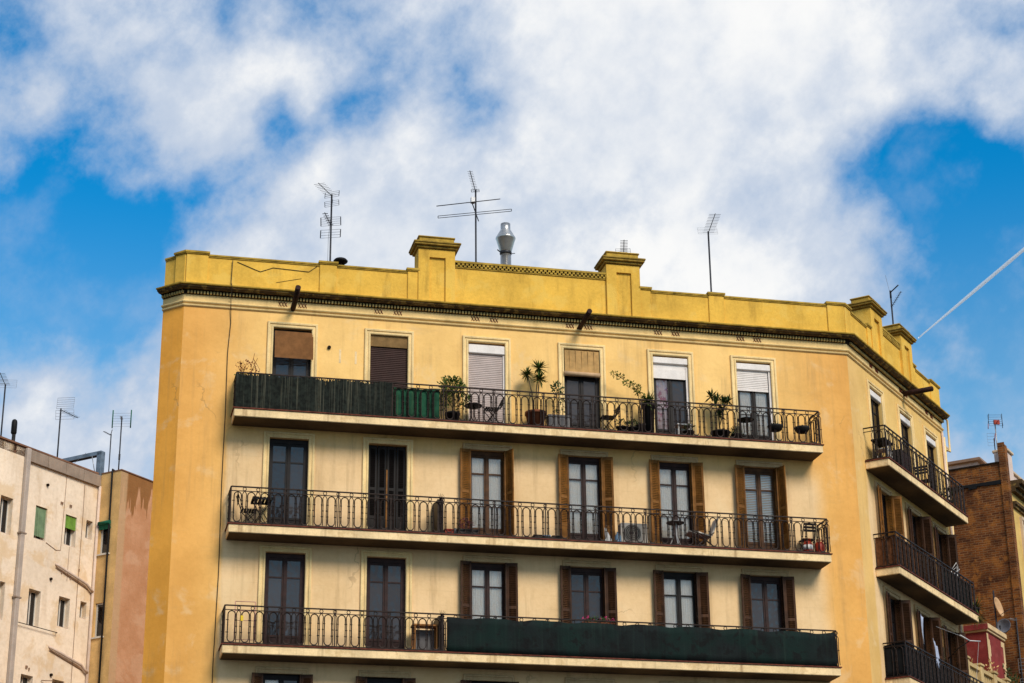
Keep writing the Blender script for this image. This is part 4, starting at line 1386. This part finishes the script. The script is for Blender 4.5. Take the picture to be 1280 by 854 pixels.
t = thing('clothes_airer', 'pinkish metal clothes airer at the left end of the lowest balcony', 'airer', (1.96, -.35, FC))
for s in (-1, 1):
    obj('airer_leg', MB().tube([(s * .26, 0, 0), (s * .26, 0, 1.2)], .011, 5), 'pink_metal', t)
obj('airer_rail', MB().tube([(-.26, 0, 1.2), (.26, 0, 1.2)], .010, 5).tube([(-.26, 0, .95), (.26, 0, .95)], .008, 5).tube([(-.26, 0, .7), (.26, 0, .7)], .008, 5).tube([(-.26, 0, .2), (.26, 0, .2)], .008, 5), 'pink_metal', t)
tag(obj('tag', MB().box(-.035, .035, -.006, .006, 0, .14), 'yellow', None, (1.85, -DEP + .035, FC + .60)), 'small yellow tag on the railing at the left end of the lowest balcony', 'tag')
t = thing('wooden_stand', 'orange wooden stand left of the black divider on the lowest balcony', 'stand', (6.68, -.42, FC))
obj('top_board', MB().box(-.36, .36, -.18, .18, .70, .75), 'wood_orange', t, bevel=.008)
for sx in (-1, 1):
    for sy in (-1, 1):
        obj('leg', MB().box(sx * .30 - .03, sx * .30 + .03, sy * .14 - .025, sy * .14 + .025, 0, .70), 'wood_orange', t)
obj('back_panel', MB().box(-.27, .27, .13, .15, .04, .66), 'pot_grey', t)
t = thing('geranium_box', 'pink geraniums over the green tarpaulin before the dark paned window', 'flowers', (11.36, -.55, FC), group='plants on the balconies')
obj('planter', MB().box(-.45, .45, -.09, .09, .80, .98).box(-.4, -.37, -.08, .08, 0, .8).box(.37, .4, -.08, .08, 0, .8), 'pot_terra', t)
mb = MB()
leaves(mb, (0, 0, 1.02), (.45, .1, .09), 180, .07, 101)
obj('foliage', mb, 'leaf_dark', t)
mb = MB()
for k, x in enumerate((-.40, -.26, -.14, .05, .24, .33, .42)):
    leaves(mb, (x, -.02, 1.07 + .04 * sin(k * 2.1)), (.05, .05, .04), 24, .045, 110 + k)
obj('flowers', mb, 'flower', t, kind='stuff')


# street side balconies
def SP(u, o, z):
    return place(u, z, True, -o)


t = thing('side_table', 'small dark table at the near corner of the top street side balcony', 'table', SP(1.35, .38, FA + .06), TH)
obj('tabletop', MB().box(-.32, .42, -.22, .22, .62, .68), 'pot_dark', t, bevel=.01)
for sx in (-1, 1):
    for sy in (-1, 1):
        obj('leg', MB().box(sx * .27 - .015 + .05, sx * .27 + .015 + .05, sy * .18 - .015, sy * .18 + .015, 0, .62), 'iron', t)
t = thing('ornate_chair', 'white scrolled metal chair under the small dark table on the top street side balcony', 'chair', SP(1.45, .36, FA + .06), TH, group='chairs on the balconies')
obj('seat', MB().lathe([(.2, .40), (.21, .41), (.21, .43), (.2, .44)], 16), 'white_metal', t)
mb = MB()
for r in (.10, .17, .22):
    mb.tube([(r * cos(2 * pi * k / 16), -.2, .30 + r * sin(2 * pi * k / 16)) for k in range(16)], .014, 5, closed=True)
obj('backrest', mb, 'white_metal', t)
for s in (-1, 1):
    obj('leg', MB().tube([(s * .17, .12, 0), (s * .15, .1, .42)], .013, 5), 'white_metal', t)
    obj('leg', MB().tube([(s * .19, -.19, 0), (s * .15, -.19, .42)], .013, 5), 'white_metal', t)
t = thing('cabinet', 'dark cabinet behind the railing of the top street side balcony', 'cabinet', SP(3.1, .34, FA + .06), TH)
obj('body', MB().box(-.45, .45, -.18, .18, .03, .78), 'pot_dark', t, bevel=.01)
obj('cabinet_door', MB().box(-.42, -.01, -.2, -.18, .06, .74), 'door_red', t)
obj('cabinet_door', MB().box(.01, .42, -.2, -.18, .06, .74), 'door_red', t)
folding_chair('dark folding chair on the top street side balcony past the cabinet', *SP(5.2, .36, FA + .06), TH, 'pot_dark')
t = thing('potted_plant', 'dark leafy pot at the far end of the top street side balcony', 'plant', SP(7.3, .36, FA + .06), group='plants on the balconies')
obj('pot', pot(.14, .18, .32), 'pot_dark', t)
mb = MB()
leaves(mb, (0, 0, .52), (.25, .25, .25), 160, .10, 130)
obj('foliage', mb, 'leaf_dark', t)
t = thing('hanging_plant', 'green spider plant hanging off the far end of the middle street side balcony', 'plant', SP(8.45, .62, FB + .2), group='plants on the balconies')
obj('pot', MB().lathe([(.08, -.1), (.12, .06), (.13, .1), (.1, .1)], 12), 'pot_dark', t)
mb = MB()
blades(mb, (0, 0, .1), 50, .42, .035, 140, .3)
blades(mb, (.02, .02, -.1), 40, .45, .03, 141, -.9)
obj('foliage', mb, 'leaf', t)
obj('hook', MB().tube([(-.1, .05, .1), (-.15, .12, .5)], .008, 4), 'iron', t)
t = thing('clothes_dryer', 'folded white clothes dryer on the far rail of the middle street side balcony', 'airer', SP(7.0, .45, FB + .06), TH)
obj('frame', MB().tube([(-.25, 0, .0), (-.2, 0, 1.1), (.25, -.05, 1.35), (.3, 0, 0)], .014, 5).tube([(-.1, 0, 1.2), (.05, -.1, 1.42), (.3, -.1, 1.2)], .012, 5), 'white_metal', t)
obj('rack_wire', MB().tube([(-.2, -.05, 1.0), (.26, -.08, 1.2)], .007, 4).tube([(-.2, -.1, 1.05), (.26, -.13, 1.25)], .007, 4), 'white_metal', t)

# laundry arm and cloth on the lowest street side balcony
t = thing('laundry_bracket', 'iron clothes line bracket sticking out of the street side wall', 'bracket', SP(6.55, .02, 13.9), TH)
obj('bracket_arm', MB().tube([(0, 0, .0), (.05, -.5, .42), (.06, -.85, .60)], .022, 6).tube([(0, 0, -.5), (0, 0, .5)], .022, 6), 'iron', t)
obj('cross_rod', MB().tube([(-.75, -.82, .62), (.06, -.85, .60)], .022, 6).tube([(.06, -.85, .60), (1.0, -.9, .75)], .018, 6), 'white_metal', t)
obj('clothes_line', MB().tube([(.9, -.88, .7), (1.35, -.5, -.75)], .007, 4).tube([(-.7, -.8, .62), (-2.8, -.75, .5)], .005, 4), 'white_metal', t)
o = solid(tag(obj('hanging_cloth', cloth(-.26, .26, 0, -.50, .42, .22, 21, .07, 18), 'blue_cloth', None, SP(3.95, .66, 13.72), TH), 'pale blue laundry hanging over the lowest street side railing', 'laundry', 'laundry'), .006)
o = solid(tag(obj('hanging_cloth', cloth(-.13, .12, 0, -.1, .80, .10, 22, .05, 10), 'blue_cloth', None, SP(3.3, .5, 13.95), TH), 'narrow blue garment hanging in front of the middle street side window', 'laundry', 'laundry'), .006)

# ------------------------------------------------------------------ left: cream rear building and terracotta party wall
L0 = Vector((-1.69, 18.0, 0))
NEG = -pi / 2
lb = thing('rear_building', 'cream rendered building with small windows, grey downpipe and slanting waste pipes', 'building', (L0.x, L0.y, 0), TH)
LT = 22.40
wins = []
for a, b, c, d_ in ((-4.72, -4.14, 19.26, 20.52), (-3.05, -2.49, 19.42, 20.58), (-1.575, -1.01, 19.54, 20.62), (-.525, -.20, 20.01, 20.67), (-4.43, -4.18, 16.38, 17.64),
                    (-3.065, -2.50, 16.43, 17.68), (-1.61, -1.06, 16.67, 17.72), (-.54, -.225, 17.17, 17.76), (-3.13, -2.56, 13.6, 14.79), (-1.64, -1.07, 13.7, 14.87), (-4.75, -4.2, 13.5, 14.7)):
    wins.append((a, b, c, d_))
obj('wall', wall_holes(-9, 0, 0, LT, wins), 'plaster_left', lb)
obj('roof', MB().box(-9, .0, .0, 7, LT - .3, LT + .03).box(-9, .02, -.06, .3, LT + .03, LT + .09), 'roof', lb)
obj('roof_mound', MB().obox((-2.2, .5, LT + .12), (.35, 0, 0), (0, .3, 0), (0, .02, .07)).obox((-1.1, .5, LT + .10), (.5, 0, 0), (0, .3, 0), (0, .02, .05)), 'near_black', lb)
# grey cladding band of panels under the eave
for i in range(4):
    a = -3.62 + i * .905
    obj('band_panel', MB().box(a + .008, a + .897, -.10, .0, 21.98, 22.40), 'grey_band', lb, bevel=.01)
obj('grey_duct', MB().box(-3.80, -3.60, -.16, .0, 6, 22.40), 'grey_pipe', lb, bevel=.03)
for z in (13.6, 17.2, 19.4):
    obj('duct_clip', MB().box(-3.84, -3.56, -.175, -.0, z, z + .05), 'grey_band', lb)
obj('downpipe', MB().tube([(-.03, -.07, 22.0), (-.03, -.07, 10)], .055, 10), 'pvc', lb)
for z0, z1, a, m in ((18.72, 18.28, -1.9, 'pvc_dark'), (15.86, 15.45, -1.92, 'pvc_dark')):
    obj('waste_pipe', MB().tube([(a, .02, z0 + .05), (a + .05, -.09, z0), (-.40, -.09, z1 + .10), (-.22, -.09, z1 - .02), (-.06, -.09, z1 - .12)], .048, 10), 'pvc', lb)
    obj('pipe_shadow_strip', MB().tube([(a, -.015, z0 - .08), (-.25, -.015, z1 - .06)], .012, 5), m, lb)  # thin dark tube put in as the shadow under the waste pipe
obj('cable', MB().tube([(-1.68, -.015, 22.0), (-1.70, -.015, 20.4), (-1.72, -.015, 19.3), (-1.95, -.015, 19.25), (-2.45, -.015, 19.4)], .009, 4).tube([(-1.3, -.015, 19.5), (-1.3, -.015, 18.3)], .007, 4), 'pvc_dark', lb)
obj('iron_rod', MB().tube([(-3.6, -.10, 16.42), (-1.68, -.10, 16.42), (-1.66, -.02, 16.42)], .014, 5), 'iron', lb)
obj('iron_rod', MB().tube([(-2.2, -.03, 14.72), (-1.85, -.25, 14.74)], .016, 5), 'pvc_dark', lb)
for x, z in ((-2.6, 21.4), (-2.1, 18.2), (-1.75, 14.98)):
    obj('vent_hood', MB().tube([(x, .0, z), (x, -.07, z)], .05, 8), 'near_black', lb)
for x, z in ((-1.87, 20.9), (-1.80, 20.9), (-1.42, 20.9), (-1.36, 20.9), (-2.95, 15.0), (-2.9, 15.0), (-2.8, 14.95), (-1.6, 18.5), (-1.15, 18.4), (-.75, 18.75)):
    obj('wall_bracket', MB().box(x - .012, x + .012, -.05, .0, z, z + .09), 'pvc_dark', lb)
obj('cable', MB().tube([(-.75, -.02, 21.9), (-.74, -.02, 20.7), (-.76, -.02, 17.8), (-.74, -.02, 14)], .010, 4), 'pvc_dark', lb)
for k, (a, b, c, d_) in enumerate(wins):
    f = obj('window', MB().box(a, a + .045, .10, .16, c, d_).box(b - .045, b, .10, .16, c, d_).box(a + .045, b - .045, .10, .16, d_ - .045, d_).box(a + .045, b - .045, .10, .16, c, c + .05)
            .box((a + b) / 2 - .022, (a + b) / 2 + .022, .10, .155, c + .05, d_ - .045), 'frame_white', lb, (0, .09, 0))
    mid = (a + b) / 2
    obj('pane', MB().box(a + .045, mid - .022, .125, .135, c + .05, d_ - .045), 'glass_dark' if k in (0, 4) else 'glass_black', f)
    obj('pane', MB().box(mid + .022, b - .045, .125, .135, c + .05, d_ - .045), 'glass_black', f)
    obj('sill', MB().box(a + .002, b - .002, -.085, .10, c + .001, c + .02), 'pvc', f)
    if k == 1:
        obj('blind', reeds(a + .01, b - .01, -.03, c + .12, d_ - .01, .0, 30, .03), 'blind_pale', f, kind='stuff')
    if k == 2:
        obj('blind', reeds(a + .01, b - .01, -.04, c + .62, d_ - .01, .0, 31, .03), 'blind_green', f, kind='stuff')

# ochre return wall: runs outwards from the inner corner
tb = thing('party_wall_building', 'terracotta rendered block with an ochre narrow side, flaking along its top', 'building', (L0.x, L0.y, 0), TH)
RW = 1.0
# local frame of the return: x' along the outward normal
ret = MB()
rw_wins = [(.20, .66, 19.50, 20.70), (.20, .64, 16.55, 17.75), (.2, .64, 13.4, 14.6)]
obj('return_wall', wall_holes(0.0, RW, 0, 22.46, rw_wins), 'plaster_ochre', tb, (.0, 0, 0), NEG)
obj('party_wall', MB().face([(0, 0, 0), (9, 0, 0), (9, 0, 22.46), (0, 0, 22.46)]), 'terracotta', tb, (0, -RW, 0))
obj('roof_slab', MB().box(-.02, 9, -RW - .03, 3, 22.46, 22.50).box(0.01, 9, -RW + .02, 2.9, 22.2, 22.46), 'roof', tb)
for k, (a, b, c, d_) in enumerate(rw_wins):
    f = obj('window', MB().box(a, a + .05, .06, .14, c, d_).box(b - .05, b, .06, .14, c, d_).box(a + .05, b - .05, .06, .14, d_ - .05, d_).box(a + .05, b - .05, .06, .14, c, c + .05), 'frame_white', tb, (0, 0, 0), NEG)
    obj('pane', MB().box(a + .05, b - .05, .10, .11, c + .05, d_ - .05), 'glass_black', f)
    obj('sill', MB().box(a - .04, b + .04, -.05, .06, c - .05, c - .002), 'frame_white', f)
    if k == 0:
        obj('awning', MB().tube([(a - .03, -.08, d_ - .10), (b + .02, -.08, d_ - .10)], .07, 10).obox(((a + b) / 2, -.05, d_ - .19), (.26, 0, 0), (0, .01, 0), (0, -.03, .13)), 'awning', f)
obj('black_pipe', MB().tube([(.62, .05, 22.52), (.63, -.05, 22.54), (.64, -.07, 22.40), (.645, -.06, 19), (.65, -.06, 10)], .035, 8), 'black', tb, (0, 0, 0), NEG)


def LP(u, o, z=0.0):
    """point in the left group's frame: u along the cream wall, o inwards over its roof"""
    return L0 + DV * u - NV * o + Vector((0, 0, z))


q = LP(-3.47, 1.5)
t = mast('antenna', 'antenna cut by the left edge of the view, on the cream roof', q.x, q.y, LT, 25.10)
mb = MB()
sd = yagi(mb, (0, 0, 2.66), (-.17, -1.29, 0), 1.3, 9, .34)
obj('boom', mb, 'ant', t)
mb = MB()
grid_panel(mb, (.03, .1, 2.76), sd, .70, .34, (0, .3, 1), 5, .004, .004)
obj('reflector', mb, 'ant_light', t)
q = LP(-3.38, 1.0)
t = thing('flue', 'short black flue pipe on the cream roof at far left', 'chimney', (q.x, q.y, LT))
obj('flue_pipe', MB().tube([(0, 0, 0), (.01, 0, .85)], .065, 10), 'pot_dark', t)
obj('flue_cap', MB().lathe([(.075, .80), (.10, .84), (.10, 1.22), (.085, 1.30), (.04, 1.34)], 12), 'black', t)
q = LP(-1.16, 1.0)
t = mast('antenna', 'antenna with a pale tilted grid reflector above the cream roof', q.x, q.y, LT, 24.80)
mb = MB()
sd = yagi(mb, (0, 0, 2.34), (.62, .77, 0), .98, 10, .26)
obj('boom', mb, 'ant', t)
mb = MB()
sd = Vector((.95, -.3, 0)).normalized()
grid_panel(mb, (.15, -.1, 2.58), sd, .62, .38, (.05, -.3, 1), 6, .006, .004)
grid_panel(mb, (.15, -.1, 2.14), sd, .66, .40, (-.05, .3, 1), 4, .005, .006)
obj('reflector', mb, 'ant_light', t)
q = LP(2.11, 1.5)
t = mast('antenna', 'short antenna with a small slanting head left of the twin bar antenna', q.x, q.y, 22.5, 24.85, .022)
mb = MB()
yagi(mb, (0, 0, 2.30), (-.35, -.5, 0), .50, 6, .12)
mb.tube([(-.02, 0, 2.3), (.03, -.02, 2.52)], .014, 5)
obj('boom', mb, 'ant', t)
q = LP(.40, -.5)
t = mast('antenna', 'antenna with two green upright bars at the corner of the terracotta block', q.x, q.y, 22.5, 24.66, .024)
mb = MB()
sd = Vector((.97, -.23, 0)).normalized()
for s in (-1, 1):
    mb.tube([sd * .33 * s + Vector((0, 0, 1.74)), sd * .33 * s + Vector((0, 0, 2.42))], .022, 6)
obj('reflector_bar', mb, 'awning', t)
mb = MB()
for i in range(6):
    z = 1.80 + i * .10
    mb.tube([-sd * .33 + Vector((0, 0, z)), sd * .33 + Vector((0, 0, z))], .004, 4)
yagi(mb, (0, 0, 2.04), (-.1, -1, 0), .45, 5, .1, .008)
obj('boom', mb, 'ant_light', t)
obj('mast_clamp', MB().box(-.035, .035, -.04, .04, .55, .75), 'ant', t)
t = thing('steel_beam', 'galvanised steel beam frame bent over the corner of the cream roof', 'beam', (L0.x, L0.y, 22.4), TH)
obj('post', MB().box(-.12, .10, -.09, -.05, -.0, .88).box(-.12, -.09, -.05, .10, 0, .88).box(.07, .10, -.05, .10, 0, .88), 'galv', t)
obj('cross_beam', MB().box(-.12, .10, -.09, 2.25, .88, .92).box(-.12, -.08, -.09, 2.25, .78, .88).box(.06, .10, -.09, 2.25, .78, .88), 'galv', t)
obj('brace', MB().tube([(-.2, .25, .75), (-.1, .15, .1)], .015, 5).tube([(-.35, .4, .85), (-.5, 1.2, .25)], .006, 4), 'ant_light', t)
# shrub in the bottom left corner
q = LP(-4.6, -1.6, 0)
sh = thing('tree', 'bare twiggy tree top at the lower left corner in front of the cream wall', 'tree', (q.x, q.y, 0))
obj('trunk', MB().tube([(0, 0, 0), (.1, 0, 6), (0, .05, 11), (.1, 0, 13.4)], [.16, .12, .07, .03], 8), 'stem', sh)
mb = MB()
for i in range(26):
    rr = random.Random(i + 300)
    z0 = rr.uniform(11.5, 13.2)
    mb.tube([(0, 0, z0), (rr.uniform(-.5, .5), rr.uniform(-.4, .4), z0 + .5), (rr.uniform(-.8, .8), rr.uniform(-.6, .6), z0 + rr.uniform(.6, 1.0))], [.02, .012, .005], 4)
obj('branch', mb, 'stem', sh, kind='stuff')
mb = MB()
leaves(mb, (0, 0, 12.9), (.75, .6, 1.0), 320, .10, 77)
obj('crown', mb, 'pvc_dark', sh)

# ------------------------------------------------------------------ right: low terrace building, brick building beyond
KU = 16.1
K = Vector((XR, 0, 0)) + DV * KU
lo = thing('terrace_building', 'low cream building with a balustraded roof terrace between the corner block and the brick wall', 'building', tuple(Vector((XR, 0, 0)) + DV * 8.75), TH)
TL = KU - 8.75 - .02
obj('wall', MB().box(.02, TL, 0, 9, 0, 13.5), 'terrace', lo)
obj('cornice', MB().box(.02, TL, -.22, .0, 13.38, 13.48).box(.02, TL, -.14, 0, 13.26, 13.38), 'terrace', lo, bevel=.02)
for i in range(6):
    a = .05 + i * 1.45
    if a + .3 < TL:
        obj('terrace_pier', MB().box(a, a + .30, -.06, .26, 13.5, 14.46).box(a - .04, a + .34, -.10, .30, 14.46, 14.54), 'terrace', lo, bevel=.015)
    if a + 1.45 < TL:
        obj('balustrade_rail', MB().box(a + .30, a + 1.45, -.02, .22, 14.30, 14.42).box(a + .30, a + 1.45, -.02, .22, 13.5, 13.66), 'terrace', lo)
        for j in range(6):
            obj('baluster', MB().lathe([(.06, 0), (.045, .08), (.085, .25), (.045, .5), (.06, .64)], 8, (a + .42 + j * .185, .10, 13.66)), 'terrace', lo)
rb = thing('roof_room', 'peeling red rooftop block with cream quoins and a cream cap', 'roof structure', tuple(Vector((XR, 0, 13.5)) + DV * 13.2 - NV * .5), TH)
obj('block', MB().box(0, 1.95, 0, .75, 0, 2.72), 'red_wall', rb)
obj('cap', MB().box(-.05, 2.0, -.06, .80, 2.72, 2.80).box(-.10, 2.05, -.11, .85, 2.80, 2.98), 'red_cream', rb, bevel=.015)
mb = MB()
rr = random.Random(5)
for i in range(14):
    w0 = rr.uniform(.14, .34)
    mb.box(-.012, w0, -.012, .0, i * .19, i * .19 + .19)
    w1 = rr.uniform(.12, .40)
    mb.box(1.95 - w1, 1.962, -.012, .0, i * .19, i * .19 + .19)
obj('quoin', mb, 'red_cream', rb, kind='stuff')
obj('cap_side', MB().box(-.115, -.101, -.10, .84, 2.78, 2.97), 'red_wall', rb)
# dishes on a mast
q = K - NV * .72 - DV * .8
t = thing('satellite_dish', 'tan satellite dish seen edge on, in front of the brick wall', 'satellite dish', (q.x, q.y, 13.5), group='satellite dishes before the brick wall')
obj('mast', MB().tube([(0, 0, 0), (0, 0, 4.6)], .03, 6), 'ant', t)
ax = Vector((.66, -.70, .2)).normalized()
obj('dish', MB().lathe([(.02, -.10), (.16, -.085), (.30, -.04), (.36, 0), (.355, .012), (.29, -.025), (.15, -.07), (.02, -.085)], 24, Vector((.12, -.08, 4.0)), ax), 'dish_tan', t)
obj('feed_arm', MB().tube([Vector((.12, -.08, 3.7)), Vector((.12, -.08, 3.7)) + ax * .4 + Vector((0, 0, .1))], .012, 5), 'ant', t)
q = K - NV * .62 - DV * .75
t = thing('satellite_dish', 'grey satellite dish above the red rooftop block', 'satellite dish', (q.x, q.y, 13.5), group='satellite dishes before the brick wall')
obj('mast', MB().tube([(0, 0, 0), (0, 0, 3.35)], .03, 6), 'ant', t)
ax = Vector((-.75, -.65, .2)).normalized()
obj('dish', MB().lathe([(.02, -.10), (.16, -.085), (.23, -.04), (.27, 0), (.265, .012), (.22, -.025), (.15, -.07), (.02, -.085)], 24, Vector((.05, -.15, 3.30)), ax), 'dish_grey', t)
obj('feed_arm', MB().tube([Vector((.05, -.15, 3.0)), Vector((.1, -.5, 3.1))], .012, 5), 'ant', t)
q = K - NV * .1 - DV * .5
t = mast('antenna', 'rusty mast with small wire frames low before the brick wall', q.x, q.y, 13.5, 17.1, .025)
mb = MB()
sd = Vector((.9, -.4, 0)).normalized()
grid_panel(mb, (.2, -.1, 1.9), sd, .6, .5, (0, 0, 1), 5, .008, .008)
grid_panel(mb, (.15, -.1, 1.3), sd, .5, .3, (0, .1, 1), 4, .008, .008)
yagi(mb, (0, 0, 3.5), (-.8, -.6, 0), .5, 5, .2, .006)
obj('reflector', mb, 'ant_light', t)
# terrace plants along the balustrade
for k, (u, s) in enumerate(((9.4, .38), (10.6, .30), (12.9, .42), (14.9, .5), (15.7, .45))):
    q = Vector((XR, 0, 13.5)) + DV * u - NV * .4
    lab = ['pale dry terrace shrub nearest the corner block', 'small dry terrace shrub second from the corner block', 'straw coloured terrace shrub at the foot of the red rooftop block',
           'tall dark terrace shrub behind the red rooftop block', 'dark terrace shrub at the foot of the brick wall'][k]
    t = thing('terrace_shrub', lab, 'shrub', tuple(q), group='shrubs on the low terrace')
    obj('pot', pot(.15, .19, .4), 'pot_terra', t)
    mb = MB()
    leaves(mb, (0, 0, .4 + s * 1.4), (s * .7, s * .7, s * 1.5), 260, .10, 200 + k)
    obj('foliage', mb, 'plaster_ochre' if k in (0, 1, 2) else 'leaf_dark', t)

br = thing('brick_building', 'brown brick party wall building with a yellow street front further up the street', 'building', (K.x, K.y, 0), TH)
BT = 22.95
# local frame: x along the street, y inwards.  party wall is the x = 0 face
obj('party_wall', MB().box(.0, .35, .24, 14, 0, BT).box(-.02, .30, .0, .24, 0, 23.63), 'brick', br)
obj('brick_pier', MB().box(-.045, .0, .0, .245, 14, 23.70), 'brick', br)
mb = MB()
rr = random.Random(9)
for i in range(24):
    y = .26 + i * .30
    mb.box(-.05, .0, y, y + .30, 22.20 - rr.uniform(0, .10), 22.30)
obj('tar_flashing', mb, 'black', br, kind='stuff')
obj('wall_coping', MB().box(-.04, .38, .26, 14, BT, BT + .05), 'near_black', br)
obj('front_wall', MB().box(.31, 9, .02, 8, 0, 22.3), 'yellow_right', br)
obj('attic_wall', MB().box(.31, .95, .03, .5, 22.3, 23.45).box(.95, 9, .25, .6, 22.3, 22.95), 'penthouse', br)
obj('attic_coping', MB().box(.29, 1.0, -.04, .56, 23.45, 23.56).box(1.0, 9, .18, .66, 22.95, 23.06), 'pale_right', br, bevel=.02)
obj('cornice', MB().box(.31, 9, -.42, .02, 22.16, 22.32).box(.31, 9, -.30, .02, 22.04, 22.16).box(.31, 9, -.15, .02, 21.9, 22.04), 'cornice', br)
obj('string_course', MB().box(.31, 9, -.14, .02, 21.42, 21.54).box(.31, 9, -.07, .02, 21.32, 21.42), 'cornice', br)
for u in (1.7, 4.0, 6.3):
    for z in (20.9, 17.4, 13.9):
        f = obj('window', MB().box(u - .5, u + .5, -.02, .03, z - 2.2, z).box(u - .65, u - .5, -.07, .03, z - 2.2, z + .12).box(u + .5, u + .65, -.07, .03, z - 2.2, z + .12).box(u - .65, u + .65, -.09, .03, z + .12, z + .24), 'pale_right', br)
        obj('pane', MB().box(u - .45, u - .02, -.03, .0, z - 2.1, z - .06).box(u + .02, u + .45, -.03, .0, z - 2.1, z - .06), 'glass_black', f)
# roof rooms behind the brick parapet
t = thing('penthouse', 'pale pink rooftop rooms with a thin overhanging roof behind the brick parapet', 'roof structure', (K.x, K.y, 0), TH)
obj('room_wall', MB().box(1.5, 4, 1.5, 2.9, 22.2, 23.62), 'penthouse', t)
obj('room_roof', MB().box(1.3, 4.2, 1.3, 3.1, 23.62, 23.70).box(1.35, 4.1, 1.35, 3.0, 23.70, 23.74), 'pvc_dark', t)
obj('stair_tower', MB().box(1.5, 2.2, 2.95, 5.5, 22.2, 24.45), 'penthouse', t)
obj('tower_roof', MB().box(1.45, 2.3, 2.7, 5.6, 24.45, 24.52), 'pale_right', t)
q = K + DV * .5 - NV * .40
t = mast('antenna', 'antenna with red fittings and a boxy wire reflector on the brick wall', q.x, q.y, 22.9, 24.70, .022, 'ant_light')
mb = MB()
sd = Vector((.97, -.22, 0)).normalized()
grid_panel(mb, (0, -.05, 1.84), sd, .50, .46, (0, .2, 1), 6, .005, .006)
for s in (-1, 1):
    mb.tube([sd * .27 * s + Vector((0, 0, 1.55)), sd * .24 * s + Vector((0, -.1, 2.08))], .012, 5)
obj('reflector', mb, 'ant', t)
obj('driven_element', MB().box(-.10, .12, -.16, -.08, 1.66, 1.82).tube([(0, -.1, 1.7), (-.1, -.5, 1.7)], .012, 5).tube([(-.29, 0, 1.5), (-.27, 0, 1.7)], .014, 5), 'ant_red', t)
q = K + DV * .6 - NV * .52
t = mast('antenna', 'smaller leaning antenna just left of the red fitted one', q.x, q.y, 22.9, 24.10, .02)
mb = MB()
grid_panel(mb, (-.12, 0, 1.15), sd, .26, .5, (.05, .1, 1), 5, .004, .004)
obj('reflector', mb, 'ant_light', t)
obj('driven_element', MB().tube([(.0, 0, 1.0), (.05, -.05, 1.4)], .014, 5), 'ant_red', t)

# ------------------------------------------------------------------ contrail, high and far
H = 1750.0
a0, a1 = (radians(25.72), radians(20.66)), (radians(33.0), radians(25.2))


def sky_pt(az, el):
    r = H / math.tan(el)
    return Vector((CAM.x + r * sin(az), CAM.y + r * cos(az), H))


A, B = sky_pt(*a0), sky_pt(*a1)
ct = obj('contrail', MB().tube([A.lerp(B, i / 24) - A for i in range(25)], [1.7 + 2.5 * min(1, i / 6) * random.uniform(.88, 1.12) for i in range(25)], 32), 'contrail', None, tuple(A))
tag(ct, 'thin white contrail slanting up across the blue sky at right', 'contrail')
